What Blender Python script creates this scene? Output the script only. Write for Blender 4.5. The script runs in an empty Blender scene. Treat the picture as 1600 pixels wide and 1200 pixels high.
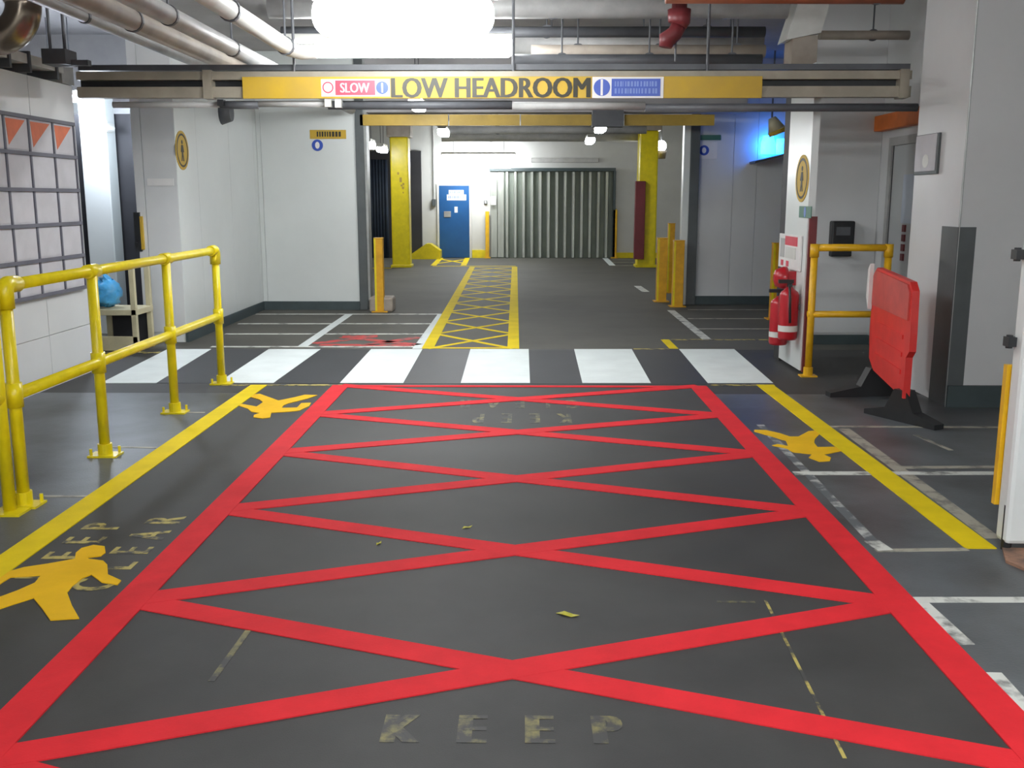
import bpy, bmesh, math, random
from mathutils import Vector, Matrix
random.seed(7)
SC = bpy.context.scene
COL = SC.collection

# ------------------------------------------------------------------ camera
CAM_H, F = 1.5, 1550.0
VPX, VPY = 818.0, 310.0
PITCH = math.atan((600 - VPY) / F)
YAW = math.atan((VPX - 800) * math.cos(PITCH) / F)
cam_data = bpy.data.cameras.new('camera')
cam_data.sensor_width = 36.0
cam_data.lens = 36.0 * F / 1600.0
cam_data.clip_start = 0.05
cam = bpy.data.objects.new('camera', cam_data)
COL.objects.link(cam)
cam.location = (0, 0, CAM_H)
cam.rotation_euler = (math.pi / 2 - PITCH, 0, YAW)
SC.camera = cam

# ------------------------------------------------------------------ world, exposure
world = bpy.data.worlds.new('world'); SC.world = world
world.use_nodes = True
world.node_tree.nodes['Background'].inputs[0].default_value = (0.62, 0.68, 0.72, 1)
world.node_tree.nodes['Background'].inputs[1].default_value = 0.05
SC.view_settings.view_transform = 'Standard'
SC.view_settings.look = 'None'
SC.view_settings.gamma = 1.0
SC.view_settings.use_curve_mapping = False
SC.view_settings.exposure = 0.0
LAMP = 48.0            # radiance of the fluorescent diffusers

# ------------------------------------------------------------------ survey helpers (photo pixel -> place)
_R = cam.rotation_euler.to_matrix()
def ray(px, py):
    return _R @ Vector((px - 800.0, 600.0 - py, -F))
def G(px, py, z=0.0):                     # point on the floor
    d = ray(px, py); t = (z - CAM_H) / d.z
    return Vector((d.x * t, d.y * t, z))
def PY(px, py, Y):                        # point at distance Y
    d = ray(px, py); t = Y / d.y
    return Vector((d.x * t, Y, CAM_H + d.z * t))
def PX(px, py, X):                        # point on a side plane
    d = ray(px, py); t = X / d.x
    return Vector((X, d.y * t, CAM_H + d.z * t))

# ------------------------------------------------------------------ materials
def srgb(r, g, b):
    f = lambda c: (c / 255 / 12.92) if c <= 10 else ((c / 255 + 0.055) / 1.055) ** 2.4
    return (f(r), f(g), f(b), 1.0)
MATS = {}
def mat(name, col, rough=0.5, metal=0.0, var=0.12, scale=6.0, bump=0.0, bscale=60.0, col2=None, lo=0.35, hi=0.65,
        rvar=0.0, stretch=None, spec=0.5):
    """noise-varied principled material; col2 = second colour for worn patches"""
    m = bpy.data.materials.new(name); m.use_nodes = True
    nt = m.node_tree; b = nt.nodes['Principled BSDF']
    tc = nt.nodes.new('ShaderNodeTexCoord')
    geo = nt.nodes.new('ShaderNodeNewGeometry')
    src = geo.outputs['Position']
    if stretch:
        mp = nt.nodes.new('ShaderNodeMapping'); mp.inputs['Scale'].default_value = stretch
        nt.links.new(src, mp.inputs[0]); src = mp.outputs[0]
    n = nt.nodes.new('ShaderNodeTexNoise'); n.inputs['Scale'].default_value = scale
    n.inputs['Detail'].default_value = 6; n.inputs['Roughness'].default_value = 0.6
    nt.links.new(src, n.inputs['Vector'])
    rp = nt.nodes.new('ShaderNodeValToRGB')
    rp.color_ramp.elements[0].position = lo; rp.color_ramp.elements[1].position = hi
    c = Vector(col[:3])
    if col2 is None:
        a = c * (1 - var); e = c * (1 + var)
    else:
        a = Vector(col2[:3]); e = c
    rp.color_ramp.elements[0].color = (min(a.x, 1), min(a.y, 1), min(a.z, 1), 1)
    rp.color_ramp.elements[1].color = (min(e.x, 1), min(e.y, 1), min(e.z, 1), 1)
    nt.links.new(n.outputs['Fac'], rp.inputs[0])
    nt.links.new(rp.outputs[0], b.inputs['Base Color'])
    b.inputs['Roughness'].default_value = rough
    b.inputs['Metallic'].default_value = metal
    b.inputs['Specular IOR Level'].default_value = spec
    if rvar:
        mr = nt.nodes.new('ShaderNodeMapRange')
        mr.inputs[3].default_value = rough - rvar; mr.inputs[4].default_value = rough + rvar
        nt.links.new(n.outputs['Fac'], mr.inputs[0]); nt.links.new(mr.outputs[0], b.inputs['Roughness'])
    if bump:
        n2 = nt.nodes.new('ShaderNodeTexNoise'); n2.inputs['Scale'].default_value = bscale
        n2.inputs['Detail'].default_value = 4
        nt.links.new(geo.outputs['Position'], n2.inputs['Vector'])
        bp = nt.nodes.new('ShaderNodeBump'); bp.inputs['Strength'].default_value = bump
        bp.inputs['Distance'].default_value = 0.01
        nt.links.new(n2.outputs['Fac'], bp.inputs['Height']); nt.links.new(bp.outputs[0], b.inputs['Normal'])
    MATS[name] = m
    return m
def emit(name, col, strength):
    m = bpy.data.materials.new(name); m.use_nodes = True
    b = m.node_tree.nodes['Principled BSDF']
    b.inputs['Base Color'].default_value = (0.8, 0.8, 0.8, 1)
    b.inputs['Emission Color'].default_value = col
    b.inputs['Emission Strength'].default_value = strength
    MATS[name] = m
    return m

ASPH = srgb(60, 60, 59); SIDE = srgb(90, 95, 98)
M_ASPH = mat('asphalt', ASPH, 0.62, var=0.20, scale=1.6, bump=0.10, bscale=230, rvar=0.06, spec=0.35)
M_ZEB = mat('fresh_black_coating', srgb(44, 46, 49), 0.5, var=0.12, scale=2.0, bump=0.1)
M_SIDE = mat('grey_floor_paint', SIDE, 0.42, col2=srgb(58, 60, 60), scale=1.1, lo=0.36, hi=0.60, bump=0.12, bscale=90)
M_FAR = mat('brown_grey_floor', srgb(88, 87, 81), 0.68, spec=0.25, var=0.12, scale=0.8, bump=0.1)
M_RED = mat('red_road_paint', srgb(212, 40, 48), 0.75, spec=0.2, var=0.08, scale=5, bump=0.12, bscale=120)
M_REDW = mat('worn_red_paint', srgb(190, 58, 56), 0.6, col2=srgb(90, 75, 72), scale=6, lo=0.40, hi=0.5)
M_YEL = mat('yellow_road_paint', srgb(222, 196, 16), 0.75, spec=0.2, var=0.08, scale=4, bump=0.12, bscale=120)
M_YELW = mat('worn_yellow_paint', srgb(176, 160, 84), 0.6, col2=ASPH, scale=11, lo=0.42, hi=0.55)
M_YELG = mat('ghost_yellow_paint', srgb(136, 128, 76), 0.6, col2=ASPH, scale=13, lo=0.45, hi=0.68)
M_ORA = mat('amber_road_paint', srgb(228, 180, 22), 0.75, spec=0.2, var=0.07, scale=4, bump=0.1, bscale=120)
M_WHI = mat('white_road_paint', srgb(212, 219, 217), 0.75, spec=0.2, var=0.05, scale=3, bump=0.1, bscale=100)
M_WHW = mat('worn_white_paint', srgb(205, 207, 200), 0.55, col2=srgb(112, 113, 110), scale=7, lo=0.36, hi=0.5)
M_WHG = mat('scuffed_white_paint', srgb(180, 182, 178), 0.6, col2=SIDE, scale=7, lo=0.50, hi=0.62)
M_BEI = mat('dirty_white_paint', srgb(160, 156, 142), 0.6, col2=srgb(98, 98, 94), scale=8, lo=0.34, hi=0.52)
M_PANEL = mat('white_wall_panel', srgb(214, 218, 216), 0.30, var=0.03, scale=1.2)
M_PANELG = mat('grey_wall_panel', srgb(208, 209, 209), 0.32, var=0.04, scale=1.2)
M_WALL = mat('painted_blockwork', srgb(196, 197, 194), 0.55, var=0.05, scale=1.5, bump=0.1)
M_CEIL = mat('concrete_soffit', srgb(162, 160, 160), 0.8, var=0.14, scale=1.0, bump=0.2, bscale=30)
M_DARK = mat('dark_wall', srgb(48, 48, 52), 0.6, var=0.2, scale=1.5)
M_SKIRT = mat('dark_green_skirting', srgb(62, 74, 76), 0.5, var=0.12, scale=4)
M_HRAIL = mat('yellow_gloss_paint', srgb(226, 206, 20), 0.32, var=0.08, scale=9)
M_ORAIL = mat('amber_gloss_paint', srgb(222, 172, 24), 0.4, var=0.10, scale=9)
M_OPOST = mat('amber_worn_paint', srgb(214, 158, 20), 0.5, var=0.12, scale=9)
M_STEEL = mat('galvanised_steel', srgb(160, 162, 160), 0.45, metal=0.6, var=0.15, scale=5)
M_CHAN = mat('cream_steel_channel', srgb(150, 143, 128), 0.5, var=0.12, scale=4)
M_PIPE = mat('grey_pipe_paint', srgb(170, 170, 168), 0.5, var=0.14, scale=4)
M_PIPED = mat('dark_pipe_paint', srgb(86, 88, 92), 0.5, var=0.16, scale=4)
M_PIPEB = mat('brown_lagging', srgb(158, 148, 136), 0.6, var=0.16, scale=4)
M_PIPEW = mat('white_pipe_paint', srgb(206, 206, 200), 0.4, var=0.08, scale=4)
M_DUCT = mat('shiny_lagged_duct', srgb(150, 138, 124), 0.22, metal=0.75, var=0.15, scale=5)
M_ORP = mat('orange_pipe_paint', srgb(140, 78, 50), 0.5, var=0.15, scale=5)
M_ORB = mat('orange_board', srgb(205, 105, 32), 0.5, var=0.12, scale=5)
M_MAR = mat('maroon_paint', srgb(112, 42, 46), 0.45, var=0.12, scale=5)
M_SIGNY = mat('yellow_sign_board', srgb(196, 160, 40), 0.55, col2=srgb(182, 150, 56), scale=5, lo=0.3, hi=0.7)
M_BEAMY = mat('dull_yellow_beam_paint', srgb(176, 146, 58), 0.5, var=0.12, scale=3)
M_BLACK = mat('black_plastic', srgb(34, 35, 37), 0.45, var=0.15, scale=8)
M_INK = mat('dark_ink', srgb(44, 42, 28), 0.5, var=0.1, scale=10)
M_WSIGN = mat('white_sign_face', srgb(224, 222, 220), 0.4, var=0.04, scale=5)
M_RSIGN = mat('red_sign_face', srgb(206, 66, 86), 0.4, var=0.05, scale=5)
M_BSIGN = mat('blue_sign_face', srgb(52, 82, 176), 0.4, var=0.05, scale=5)
M_PALEB = mat('pale_blue_ink', srgb(116, 140, 200), 0.5, var=0.05, scale=5)
M_PINK = mat('pale_pink_ink', srgb(232, 176, 186), 0.5, var=0.05, scale=5)
M_GSIGN = mat('green_sign_face', srgb(60, 110, 92), 0.4, var=0.06, scale=5)
M_DOORB = mat('blue_door_paint', srgb(16, 78, 132), 0.45, var=0.07, scale=3)
M_DOORG = mat('grey_door_paint', srgb(178, 181, 182), 0.4, var=0.04, scale=3)
M_SHUT = mat('ribbed_steel', srgb(168, 172, 164), 0.35, metal=0.55, var=0.12, scale=2.0, stretch=(4, 4, 0.6))
M_SHUTB = mat('shutter_gap_shade', srgb(118, 126, 116), 0.5, var=0.1, scale=2)  # shade between the ribs put into a darker colour than the steel
M_BARR = mat('red_barrier_plastic', srgb(214, 44, 40), 0.42, var=0.08, scale=6)
M_BARRL = mat('faded_red_plastic', srgb(190, 72, 66), 0.5, var=0.1, scale=8)
M_EXT = mat('red_enamel', srgb(172, 26, 38), 0.3, var=0.06, scale=6)
M_GUARD = mat('dark_corner_guard', srgb(82, 87, 88), 0.45, var=0.1, scale=4)
M_BAG = mat('blue_polythene', srgb(80, 168, 224), 0.3, var=0.2, scale=12, bump=0.5, bscale=14)
M_CREAM = mat('cream_steel_paint', srgb(190, 182, 150), 0.5, var=0.1, scale=5)
M_RUST = mat('rusty_concrete', srgb(170, 126, 100), 0.8, col2=srgb(96, 78, 68), scale=8, lo=0.35, hi=0.65, bump=0.4, bscale=40)
M_PAPER = mat('notice_paper', srgb(190, 188, 192), 0.5, var=0.06, scale=5)
M_FRAME = mat('board_grey_frame', srgb(98, 98, 108), 0.5, var=0.1, scale=5)
M_OTRI = mat('orange_print', srgb(206, 104, 62), 0.5, var=0.1, scale=8)
M_GLASS = mat('pale_notice_pane', srgb(196, 206, 220), 0.25, var=0.04, scale=3)
M_LEAF = mat('yellow_leaf', srgb(176, 170, 50), 0.6, var=0.15, scale=40)
M_LAMP = emit('fluorescent_diffuser', (0.95, 0.98, 1.0, 1), LAMP)
M_LAMPF = emit('far_fluorescent_diffuser', (0.95, 0.98, 1.0, 1), LAMP * 0.7)
M_LAMPC = emit('cool_lamp_glass', (0.78, 0.86, 1.0, 1), LAMP * 2.2)
M_LAMPB = emit('blue_beacon_glass', (0.01, 0.20, 1.0, 1), 17.0)

# ------------------------------------------------------------------ mesh building
class MB:
    def __init__(s): s.v = []; s.f = []
    def _add(s, vs, fs):
        o = len(s.v); s.v += [Vector(p) for p in vs]; s.f += [tuple(i + o for i in f) for f in fs]
        return s
    def box(s, x0, x1, y0, y1, z0, z1):
        x0, x1 = min(x0, x1), max(x0, x1); y0, y1 = min(y0, y1), max(y0, y1); z0, z1 = min(z0, z1), max(z0, z1)
        return s._add([(x0,y0,z0),(x1,y0,z0),(x1,y1,z0),(x0,y1,z0),(x0,y0,z1),(x1,y0,z1),(x1,y1,z1),(x0,y1,z1)],
                      [(0,3,2,1),(4,5,6,7),(0,1,5,4),(1,2,6,5),(2,3,7,6),(3,0,4,7)])
    def hexa(s, q):            # eight corners, bottom loop then top loop
        return s._add(q, [(0,3,2,1),(4,5,6,7),(0,1,5,4),(1,2,6,5),(2,3,7,6),(3,0,4,7)])
    def tube(s, pts, r, n=14, cap=True):
        pts = [Vector(p) for p in pts]; rings = []; up = None
        rr = r if isinstance(r, (list, tuple)) else [r] * len(pts)
        for i, p in enumerate(pts):
            a = pts[max(i - 1, 0)]; b = pts[min(i + 1, len(pts) - 1)]
            t = (b - a).normalized()
            if up is None:
                up = Vector((0, 0, 1)) if abs(t.z) < 0.9 else Vector((1, 0, 0))
            u = (up - t * up.dot(t)).normalized(); w = t.cross(u); up = u
            rings.append([p + (u * math.cos(k * 2 * math.pi / n) + w * math.sin(k * 2 * math.pi / n)) * rr[i] for k in range(n)])
        vs = [v for rg in rings for v in rg]; fs = []
        for i in range(len(rings) - 1):
            for k in range(n):
                fs.append((i*n+k, i*n+(k+1) % n, (i+1)*n+(k+1) % n, (i+1)*n+k))
        if cap:
            fs.append(tuple(range(n))[::-1]); fs.append(tuple((len(rings)-1)*n + k for k in range(n)))
        return s._add(vs, fs)
    def prism(s, poly, off):   # extruded polygon (may be concave); off = extrusion vector
        poly = [Vector(p) for p in poly]; off = Vector(off); n = len(poly)
        vs = poly + [p + off for p in poly]
        fs = [tuple(range(n))[::-1], tuple(range(n, 2 * n))]
        for k in range(n): fs.append((k, (k+1) % n, n + (k+1) % n, n + k))
        return s._add(vs, fs)
    def build(s, name, m, parent=None, smooth=False, bevel=0.0, tri=False):
        base = parent_world(parent) if parent else None
        if base is None:
            xs = [p.x for p in s.v]; ys = [p.y for p in s.v]; zs = [p.z for p in s.v]
            base = Vector(((min(xs)+max(xs))/2, (min(ys)+max(ys))/2, min(zs)))
        me = bpy.data.meshes.new(name)
        bm = bmesh.new()
        bv = [bm.verts.new(p - base) for p in s.v]
        for f in s.f:
            try: bm.faces.new([bv[i] for i in f])
            except ValueError: pass
        bmesh.ops.recalc_face_normals(bm, faces=bm.faces)
        if tri: bmesh.ops.triangulate(bm, faces=[f for f in bm.faces if len(f.verts) > 4])
        if bevel:
            bmesh.ops.bevel(bm, geom=list(bm.edges), offset=bevel, segments=2, affect='EDGES', profile=0.5) if bevel < 0.05 else bmesh.ops.bevel(bm, geom=list(bm.edges), offset=bevel, segments=6, affect='EDGES', profile=0.5)
        if smooth:
            for f in bm.faces: f.smooth = len(f.verts) <= 4
        bm.to_mesh(me); bm.free()
        me.materials.append(m)
        o = bpy.data.objects.new(name, me); COL.objects.link(o)
        if parent: o.parent = parent
        else: o.location = base
        return o
def parent_world(p):
    v = Vector((0, 0, 0))
    while p is not None:
        v += p.location; p = p.parent
    return v
def tag(o, label=None, cat=None, group=None, kind=None):
    if label: o['label'] = label
    if cat: o['category'] = cat
    if group: o['group'] = group
    if kind: o['kind'] = kind
    return o
def empty(name, loc, label, cat, group=None, kind=None):
    o = bpy.data.objects.new(name, None); COL.objects.link(o); o.location = loc
    o.empty_display_size = 0.1
    return tag(o, label, cat, group, kind)
def part(name, m, parent, fn, **k):
    b = MB(); fn(b); return b.build(name, m, parent, **k)
def bx(name, m, parent, *c, **k):
    return MB().box(*c).build(name, m, parent, **k)
def struct(name, m, label, cat, *c, **k):
    return tag(bx(name, m, None, *c, **k), label, cat, kind='structure')
_tc = {}
def text_mesh(name, txt, m, parent, origin, right, up, width=None, height=None, depth=0.004, bold=0.0):
    """built-in font letters as solid geometry; origin = lower left corner"""
    cu = bpy.data.curves.new('lettering', 'FONT'); cu.body = txt; cu.extrude = 0.0
    cu.resolution_u = 3
    to = bpy.data.objects.new('lettering_source', cu); COL.objects.link(to)
    dg = bpy.context.evaluated_depsgraph_get()
    me0 = bpy.data.meshes.new_from_object(to.evaluated_get(dg))
    bpy.data.objects.remove(to); bpy.data.curves.remove(cu)
    xs = [v.co.x for v in me0.vertices]; ys = [v.co.y for v in me0.vertices]
    sx = width / (max(xs) - min(xs)); sy = height / (max(ys) - min(ys))
    right = Vector(right).normalized(); up = Vector(up).normalized(); nrm = right.cross(up)
    base = parent_world(parent)
    bm = bmesh.new(); bm.from_mesh(me0)
    r = bmesh.ops.extrude_face_region(bm, geom=list(bm.faces))
    top = set(g for g in r['geom'] if isinstance(g, bmesh.types.BMVert))
    for v in bm.verts:
        p = Vector(origin) + right * ((v.co.x - min(xs)) * sx) + up * ((v.co.y - min(ys)) * sy)
        v.co = p + (nrm * depth if v in top else Vector((0, 0, 0))) - base
    if bold:
        src_v = [(v, v.co.copy()) for v in bm.verts]; src_f = list(bm.faces)
        for sgn, lift in ((-1, 0.0004), (1, 0.0002)):
            mp = {v: bm.verts.new(co + right * bold * sgn + nrm * lift) for v, co in src_v}
            for f in src_f: bm.faces.new([mp[v] for v in f.verts])
    bmesh.ops.recalc_face_normals(bm, faces=bm.faces)
    me = bpy.data.meshes.new(name); bm.to_mesh(me); bm.free(); bpy.data.meshes.remove(me0)
    me.materials.append(m)
    o = bpy.data.objects.new(name, me); COL.objects.link(o); o.parent = parent
    return o
def disc_poly(c, ru, rv, u, v, n=28, a0=0, a1=2 * math.pi):
    c = Vector(c); u = Vector(u); v = Vector(v)
    return [c + u * (ru * math.cos(a0 + (a1 - a0) * k / n)) + v * (rv * math.sin(a0 + (a1 - a0) * k / n)) for k in range(n)]

# panel cladding: separate boards with open joints, children of a wall
def clad(wall, m, axis, pos, a0, a1, z0, z1, n=None, cuts=None, face=-1, t=0.012, gap=0.006, name='wall_panel', rows=None):
    """axis 'y': boards on a plane y=pos spanning x a0..a1; axis 'x': on plane x=pos spanning y a0..a1. face=-1/+1 outward sign"""
    if cuts is None: cuts = [a0 + (a1 - a0) * k / n for k in range(n + 1)]
    rows = rows or [z0, z1]
    for i in range(len(cuts) - 1):
        for j in range(len(rows) - 1):
            u0, u1 = cuts[i] + gap / 2, cuts[i + 1] - gap / 2
            v0, v1 = rows[j] + (gap / 2 if j else 0), rows[j + 1] - gap / 2
            if axis == 'y': bx(name, m, wall, u0, u1, pos, pos + face * t, v0, v1)
            else: bx(name, m, wall, pos, pos + face * t, u0, u1, v0, v1)

CEIL_Z = 3.4
# ================================================================== STRUCTURE
floor = struct('floor', M_ASPH, 'dark asphalt floor of the loading bay with painted markings', 'floor', -9, 7, -6.3, 27, -0.2, 0.0)
struct('ceiling', M_CEIL, 'grey concrete ceiling slab above the pipes', 'ceiling', -9, 7, -6.3, 27, CEIL_Z, CEIL_Z + 0.2)

# left near wall with panels (2.43 m tall, open above)
WLX = -3.8
wl = struct('wall_left', M_PANELG, 'low white panelled wall behind the yellow handrail', 'wall', WLX - 0.25, WLX - 0.012, -6, 8.62, 0, 2.43)
clad(wl, M_PANELG, 'x', WLX - 0.012, -6, 8.62, 0.0, 2.43, cuts=[-6, -4.5, -3, -1.5, 0, 1.5, 3, 4.5, 6.0, 7.85, 8.62], face=1, rows=[0, 0.42, 2.43])
# left side room
struct('wall_left_outer', M_WALL, 'outer grey wall of the left side room', 'wall', -8.9, -8.7, -6.2, 26, 0, CEIL_Z)
struct('wall_behind', M_WALL, 'plain grey wall closing the bay behind the photographer', 'wall', -8.9, 6.9, -6.25, -6.05, 0, CEIL_Z)
# block with front face and lane face
y_bl = 10.38
WBX = PY(279, 310, y_bl).x
PLX = PY(212, 310, y_bl).x
wb = struct('wall_left_pier', M_PANEL, 'white panelled pier beside the dark doorway', 'wall', PLX, WBX - 0.012, y_bl + 0.012, 13.55, 0, CEIL_Z)
clad(wb, M_PANEL, 'x', WBX - 0.012, y_bl, 13.55, 0.11, CEIL_Z, cuts=[y_bl, 11.05, 12.27, 13.38, 13.55], face=1)
clad(wb, M_PANELG, 'y', y_bl + 0.012, PLX, WBX - 0.002, 0.11, CEIL_Z, cuts=[PLX, PLX + 0.1, WBX - 0.002], face=-1)
TX0, TX1 = PY(559, 330, 13.55).x, PY(572, 330, 13.55).x
wc = struct('wall_left_return', M_PANEL, 'white panelled wall facing the camera left of the far bay', 'wall', -8.6, TX0, 13.55, 13.81, 0, CEIL_Z)
clad(wc, M_PANEL, 'y', 13.55, WBX, TX0, 0.11, CEIL_Z, cuts=[WBX, -3.5, TX0], face=-1)
tag(bx('trim_1', M_GUARD, None, TX0, TX1, 13.51, 13.83, 0, CEIL_Z, bevel=0.006), 'dark grey corner trim at the end of the white wall', 'trim', kind='structure')
bx('bright_edge', M_STEEL, bpy.data.objects['trim_1'], TX1, TX1 + 0.03, 13.55, 13.79, 0.12, CEIL_Z)
tag(bx('baseboard_left', M_SKIRT, None, WBX - 0.012, WBX + 0.02, y_bl, 13.53, 0, 0.115), 'dark green skirting along the left pier', 'skirting', kind='structure')
tag(bx('baseboard_left_return', M_SKIRT, None, WBX + 0.02, TX0, 13.50, 13.55, 0, 0.115), 'dark green skirting under the left white wall', 'skirting', kind='structure')
# dark doorway behind the cart
struct('wall_left_doorway', M_DARK, 'dark rubber doorway panel behind the cream cart', 'wall', -5.2, PLX, 11.3, 11.45, 0, 2.42)
struct('wall_left_lintel', M_PANEL, 'white lintel over the left side room', 'wall', -7.5, PLX, 12.0, 12.2, 2.42, 2.62)

struct('wall_left_upper', M_CEIL, 'grey upper wall above the white lintel at left', 'wall', -8.6, PLX, 12.2, 12.4, 2.62, CEIL_Z)
# back wall
YB = 25.6
wbk = struct('wall_back', M_WALL, 'white painted back wall around the blue door', 'wall', -8.9, 6.9, YB, YB + 0.25, 0, CEIL_Z)
struct('wall_right_outer', M_WALL, 'outer grey wall closing the bay on the right', 'wall', 5.6, 5.8, -6.05, YB, 0, CEIL_Z)
# right recess panel wall
wr = struct('wall_right_recess', M_PANELG, 'grey panelled wall lit blue in the right recess', 'wall', 2.46, 5.5, 14.32, 14.55, 0, CEIL_Z)
clad(wr, M_PANELG, 'y', 14.32, 2.46, 5.2, 0.12, CEIL_Z, cuts=[2.46, 2.95, 3.28, 3.66, 4.4, 5.2], face=-1)
tag(bx('trim_2', M_GUARD, None, 2.33, 2.46, 14.22, 14.56, 0, CEIL_Z, bevel=0.006), 'dark grey corner post of the right recess', 'trim', kind='structure')
tag(bx('trim_3', M_PANEL, None, 2.24, 2.33, 14.24, 14.4, 0, 2.62, bevel=0.006), 'narrow white post beside the right recess', 'trim', kind='structure')
tag(bx('baseboard_right_recess', M_SKIRT, None, 2.46, 5.2, 14.27, 14.32, 0, 0.12), 'dark skirting under the blue lit recess wall', 'skirting', kind='structure')
# right wall behind orange rail
YR = 10.35
wrr = struct('wall_right_middle', M_PANELG, 'grey wall carrying the black reader box', 'wall', 2.74, 3.62, YR, YR + 0.16, 0, CEIL_Z)
clad(wrr, M_PANELG, 'y', YR, 2.86, 3.62, 0.12, CEIL_Z, cuts=[2.86, 3.62], face=-1)
tag(bx('trim_4', M_GUARD, None, 2.72, 2.86, YR - 0.03, YR + 0.18, 0, CEIL_Z), 'dark slate edge strip of the right middle wall', 'trim', kind='structure')
tag(bx('baseboard_right_middle', M_SKIRT, None, 2.86, 3.6, YR - 0.06, YR - 0.012, 0, 0.1), 'dark skirting under the reader box wall', 'skirting', kind='structure')
# door wall
XD = 3.62
struct('wall_right_door', M_PANELG, 'grey side wall holding the grey door', 'wall', XD, XD + 0.2, 8.05, YR + 0.16, 0, CEIL_Z)
dr = bx('door_1', M_DOORG, None, XD - 0.03, XD, 8.75, 9.92, 0.02, 2.0, bevel=0.004)
tag(dr, 'grey door with a pale notice behind the red barrier', 'door', kind='structure')
bx('door_jamb', M_PIPE, dr, XD - 0.05, XD, 9.92, 10.0, 0, 2.08)
bx('door_head', M_PIPE, dr, XD - 0.05, XD, 8.6, 9.92, 2.0, 2.08)
n1, n2 = PX(1407, 291, XD - 0.05), PX(1425, 348, XD - 0.05)
bx('notice', M_GLASS, dr, XD - 0.042, XD - 0.03, 9.3, 9.58, 1.27, 1.72)
for k in range(4): bx('push_strip', M_MAR, dr, XD - 0.044, XD - 0.03, 9.46, 9.53, 0.92 + k * 0.09, 0.985 + k * 0.09)
part('hinge_line', M_DARK, dr, lambda b: b.box(XD - 0.034, XD - 0.03, 9.9, 9.915, 0.02, 2.0))
# big right column
YC = 7.15; XC = 3.09
wcl = struct('wall_right_column', M_PANELG, 'large pale column with dark corner guard beside the red barrier', 'column', XC + 0.012, 5.55, YC + 0.012, 8.05, 0, CEIL_Z)
clad(wcl, M_PANELG, 'y', YC + 0.012, XC, 5.5, 0.16, CEIL_Z, cuts=[XC, 4.2, 5.5], face=-1)
clad(wcl, M_PANELG, 'x', XC + 0.012, YC, 8.05, 0.06, CEIL_Z, cuts=[YC, 8.05], face=-1)
tag(bx('baseboard_right_column', M_SKIRT, None, XC, 5.5, YC - 0.03, YC, 0, 0.16), 'dark skirting round the large right column', 'skirting', kind='structure')
def guard(b):
    zt = 1.3
    b.box(XC - 0.008, XC + 0.115, YC - 0.012, YC - 0.002, 0, zt)
    b.box(XC - 0.012, XC - 0.002, YC - 0.012, YC + 0.27, 0, zt)
part('corner_guard', M_GUARD, wcl, guard)
part('corner_bead', M_STEEL, wcl, lambda b: b.tube([(XC - 0.004, YC - 0.006, 0.0), (XC - 0.004, YC - 0.006, CEIL_Z)], 0.007, 8))
# front fire pillar (lane side)
XP = 2.40
wp = struct('wall_right_pillar', M_PANEL, 'narrow white pillar carrying the fire notices', 'pillar', XP, XP + 0.06, 8.52, 9.24, 0.03, 2.60)
bx('edge_channel', M_MAR, wp, XP + 0.012, XP + 0.075, 8.49, 8.52, 0.02, 1.35)
bx('back_channel', M_DARK, wp, XP + 0.004, XP + 0.06, 9.24, 9.44, 0.0, 2.60)
# downstand beam over far bay
bm_ = struct('trim_5', M_CEIL, 'concrete downstand beam with dull yellow boards', 'beam', TX1 + 0.03, 2.95, 13.56, 13.86, 2.62, CEIL_Z)
def yb(x0, x1):
    p0, p1 = PY(x0, 179, 13.51), PY(x1, 196, 13.51)
    bx('yellow_board', M_BEAMY, bm_, p0.x, p1.x, 13.51, 13.56, p1.z, p0.z)
yb(562, 700); yb(702, 812); yb(814, 924); yb(976, 1116)
p0, p1 = PY(926, 172, 13.41), PY(974, 198, 13.41)
bx('junction_box', M_PIPED, bm_, p0.x, p1.x, 13.39, 13.56, p1.z, p0.z)

# ================================================================== FLOOR MARKINGS (parts of the floor)
def slab(name, m, parent, pts, z0=0.0, z1=0.003, label=None):
    b = MB(); b.prism([(p[0], p[1], z0) for p in pts], (0, 0, z1 - z0))
    o = b.build(name, m, parent, tri=True)
    if label: o['label'] = label
    return o
def line(name, m, parent, a, b_, w, z1=0.003, label=None, square=None):
    a = Vector((a[0], a[1])); b_ = Vector((b_[0], b_[1])); d = (b_ - a).normalized(); n = Vector((-d.y, d.x)) * w / 2
    if square == 'x':       # ends cut parallel to X
        k = w / 2 / abs(d.y); n = Vector((k, 0))
    if square == 'y':
        k = w / 2 / abs(d.x); n = Vector((0, k))
    return slab(name, m, parent, [a + n, b_ + n, b_ - n, a - n], 0.0, z1, label)

# floor coats
slab('painted_floor_coat', M_SIDE, floor, [(1.42, 0.2), (5.5, 0.2), (5.5, 7.6), (1.42, 7.6)], 0, 0.0012, 'grey floor paint on the right side')
slab('painted_floor_coat', M_SIDE, floor, [(-3.8, 1.0), (-2.15, 1.0), (-2.15, 7.6), (-3.8, 7.6)], 0, 0.0012, 'worn grey floor paint under the handrail')
YZ0 = G(800, 600).y; YZ1 = G(800, 546).y
slab('far_floor_coat', M_FAR, floor, [(-8.6, YZ1), (5.5, YZ1), (5.5, YB), (-8.6, YB)], 0, 0.001, 'brown grey floor of the far bay')

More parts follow.
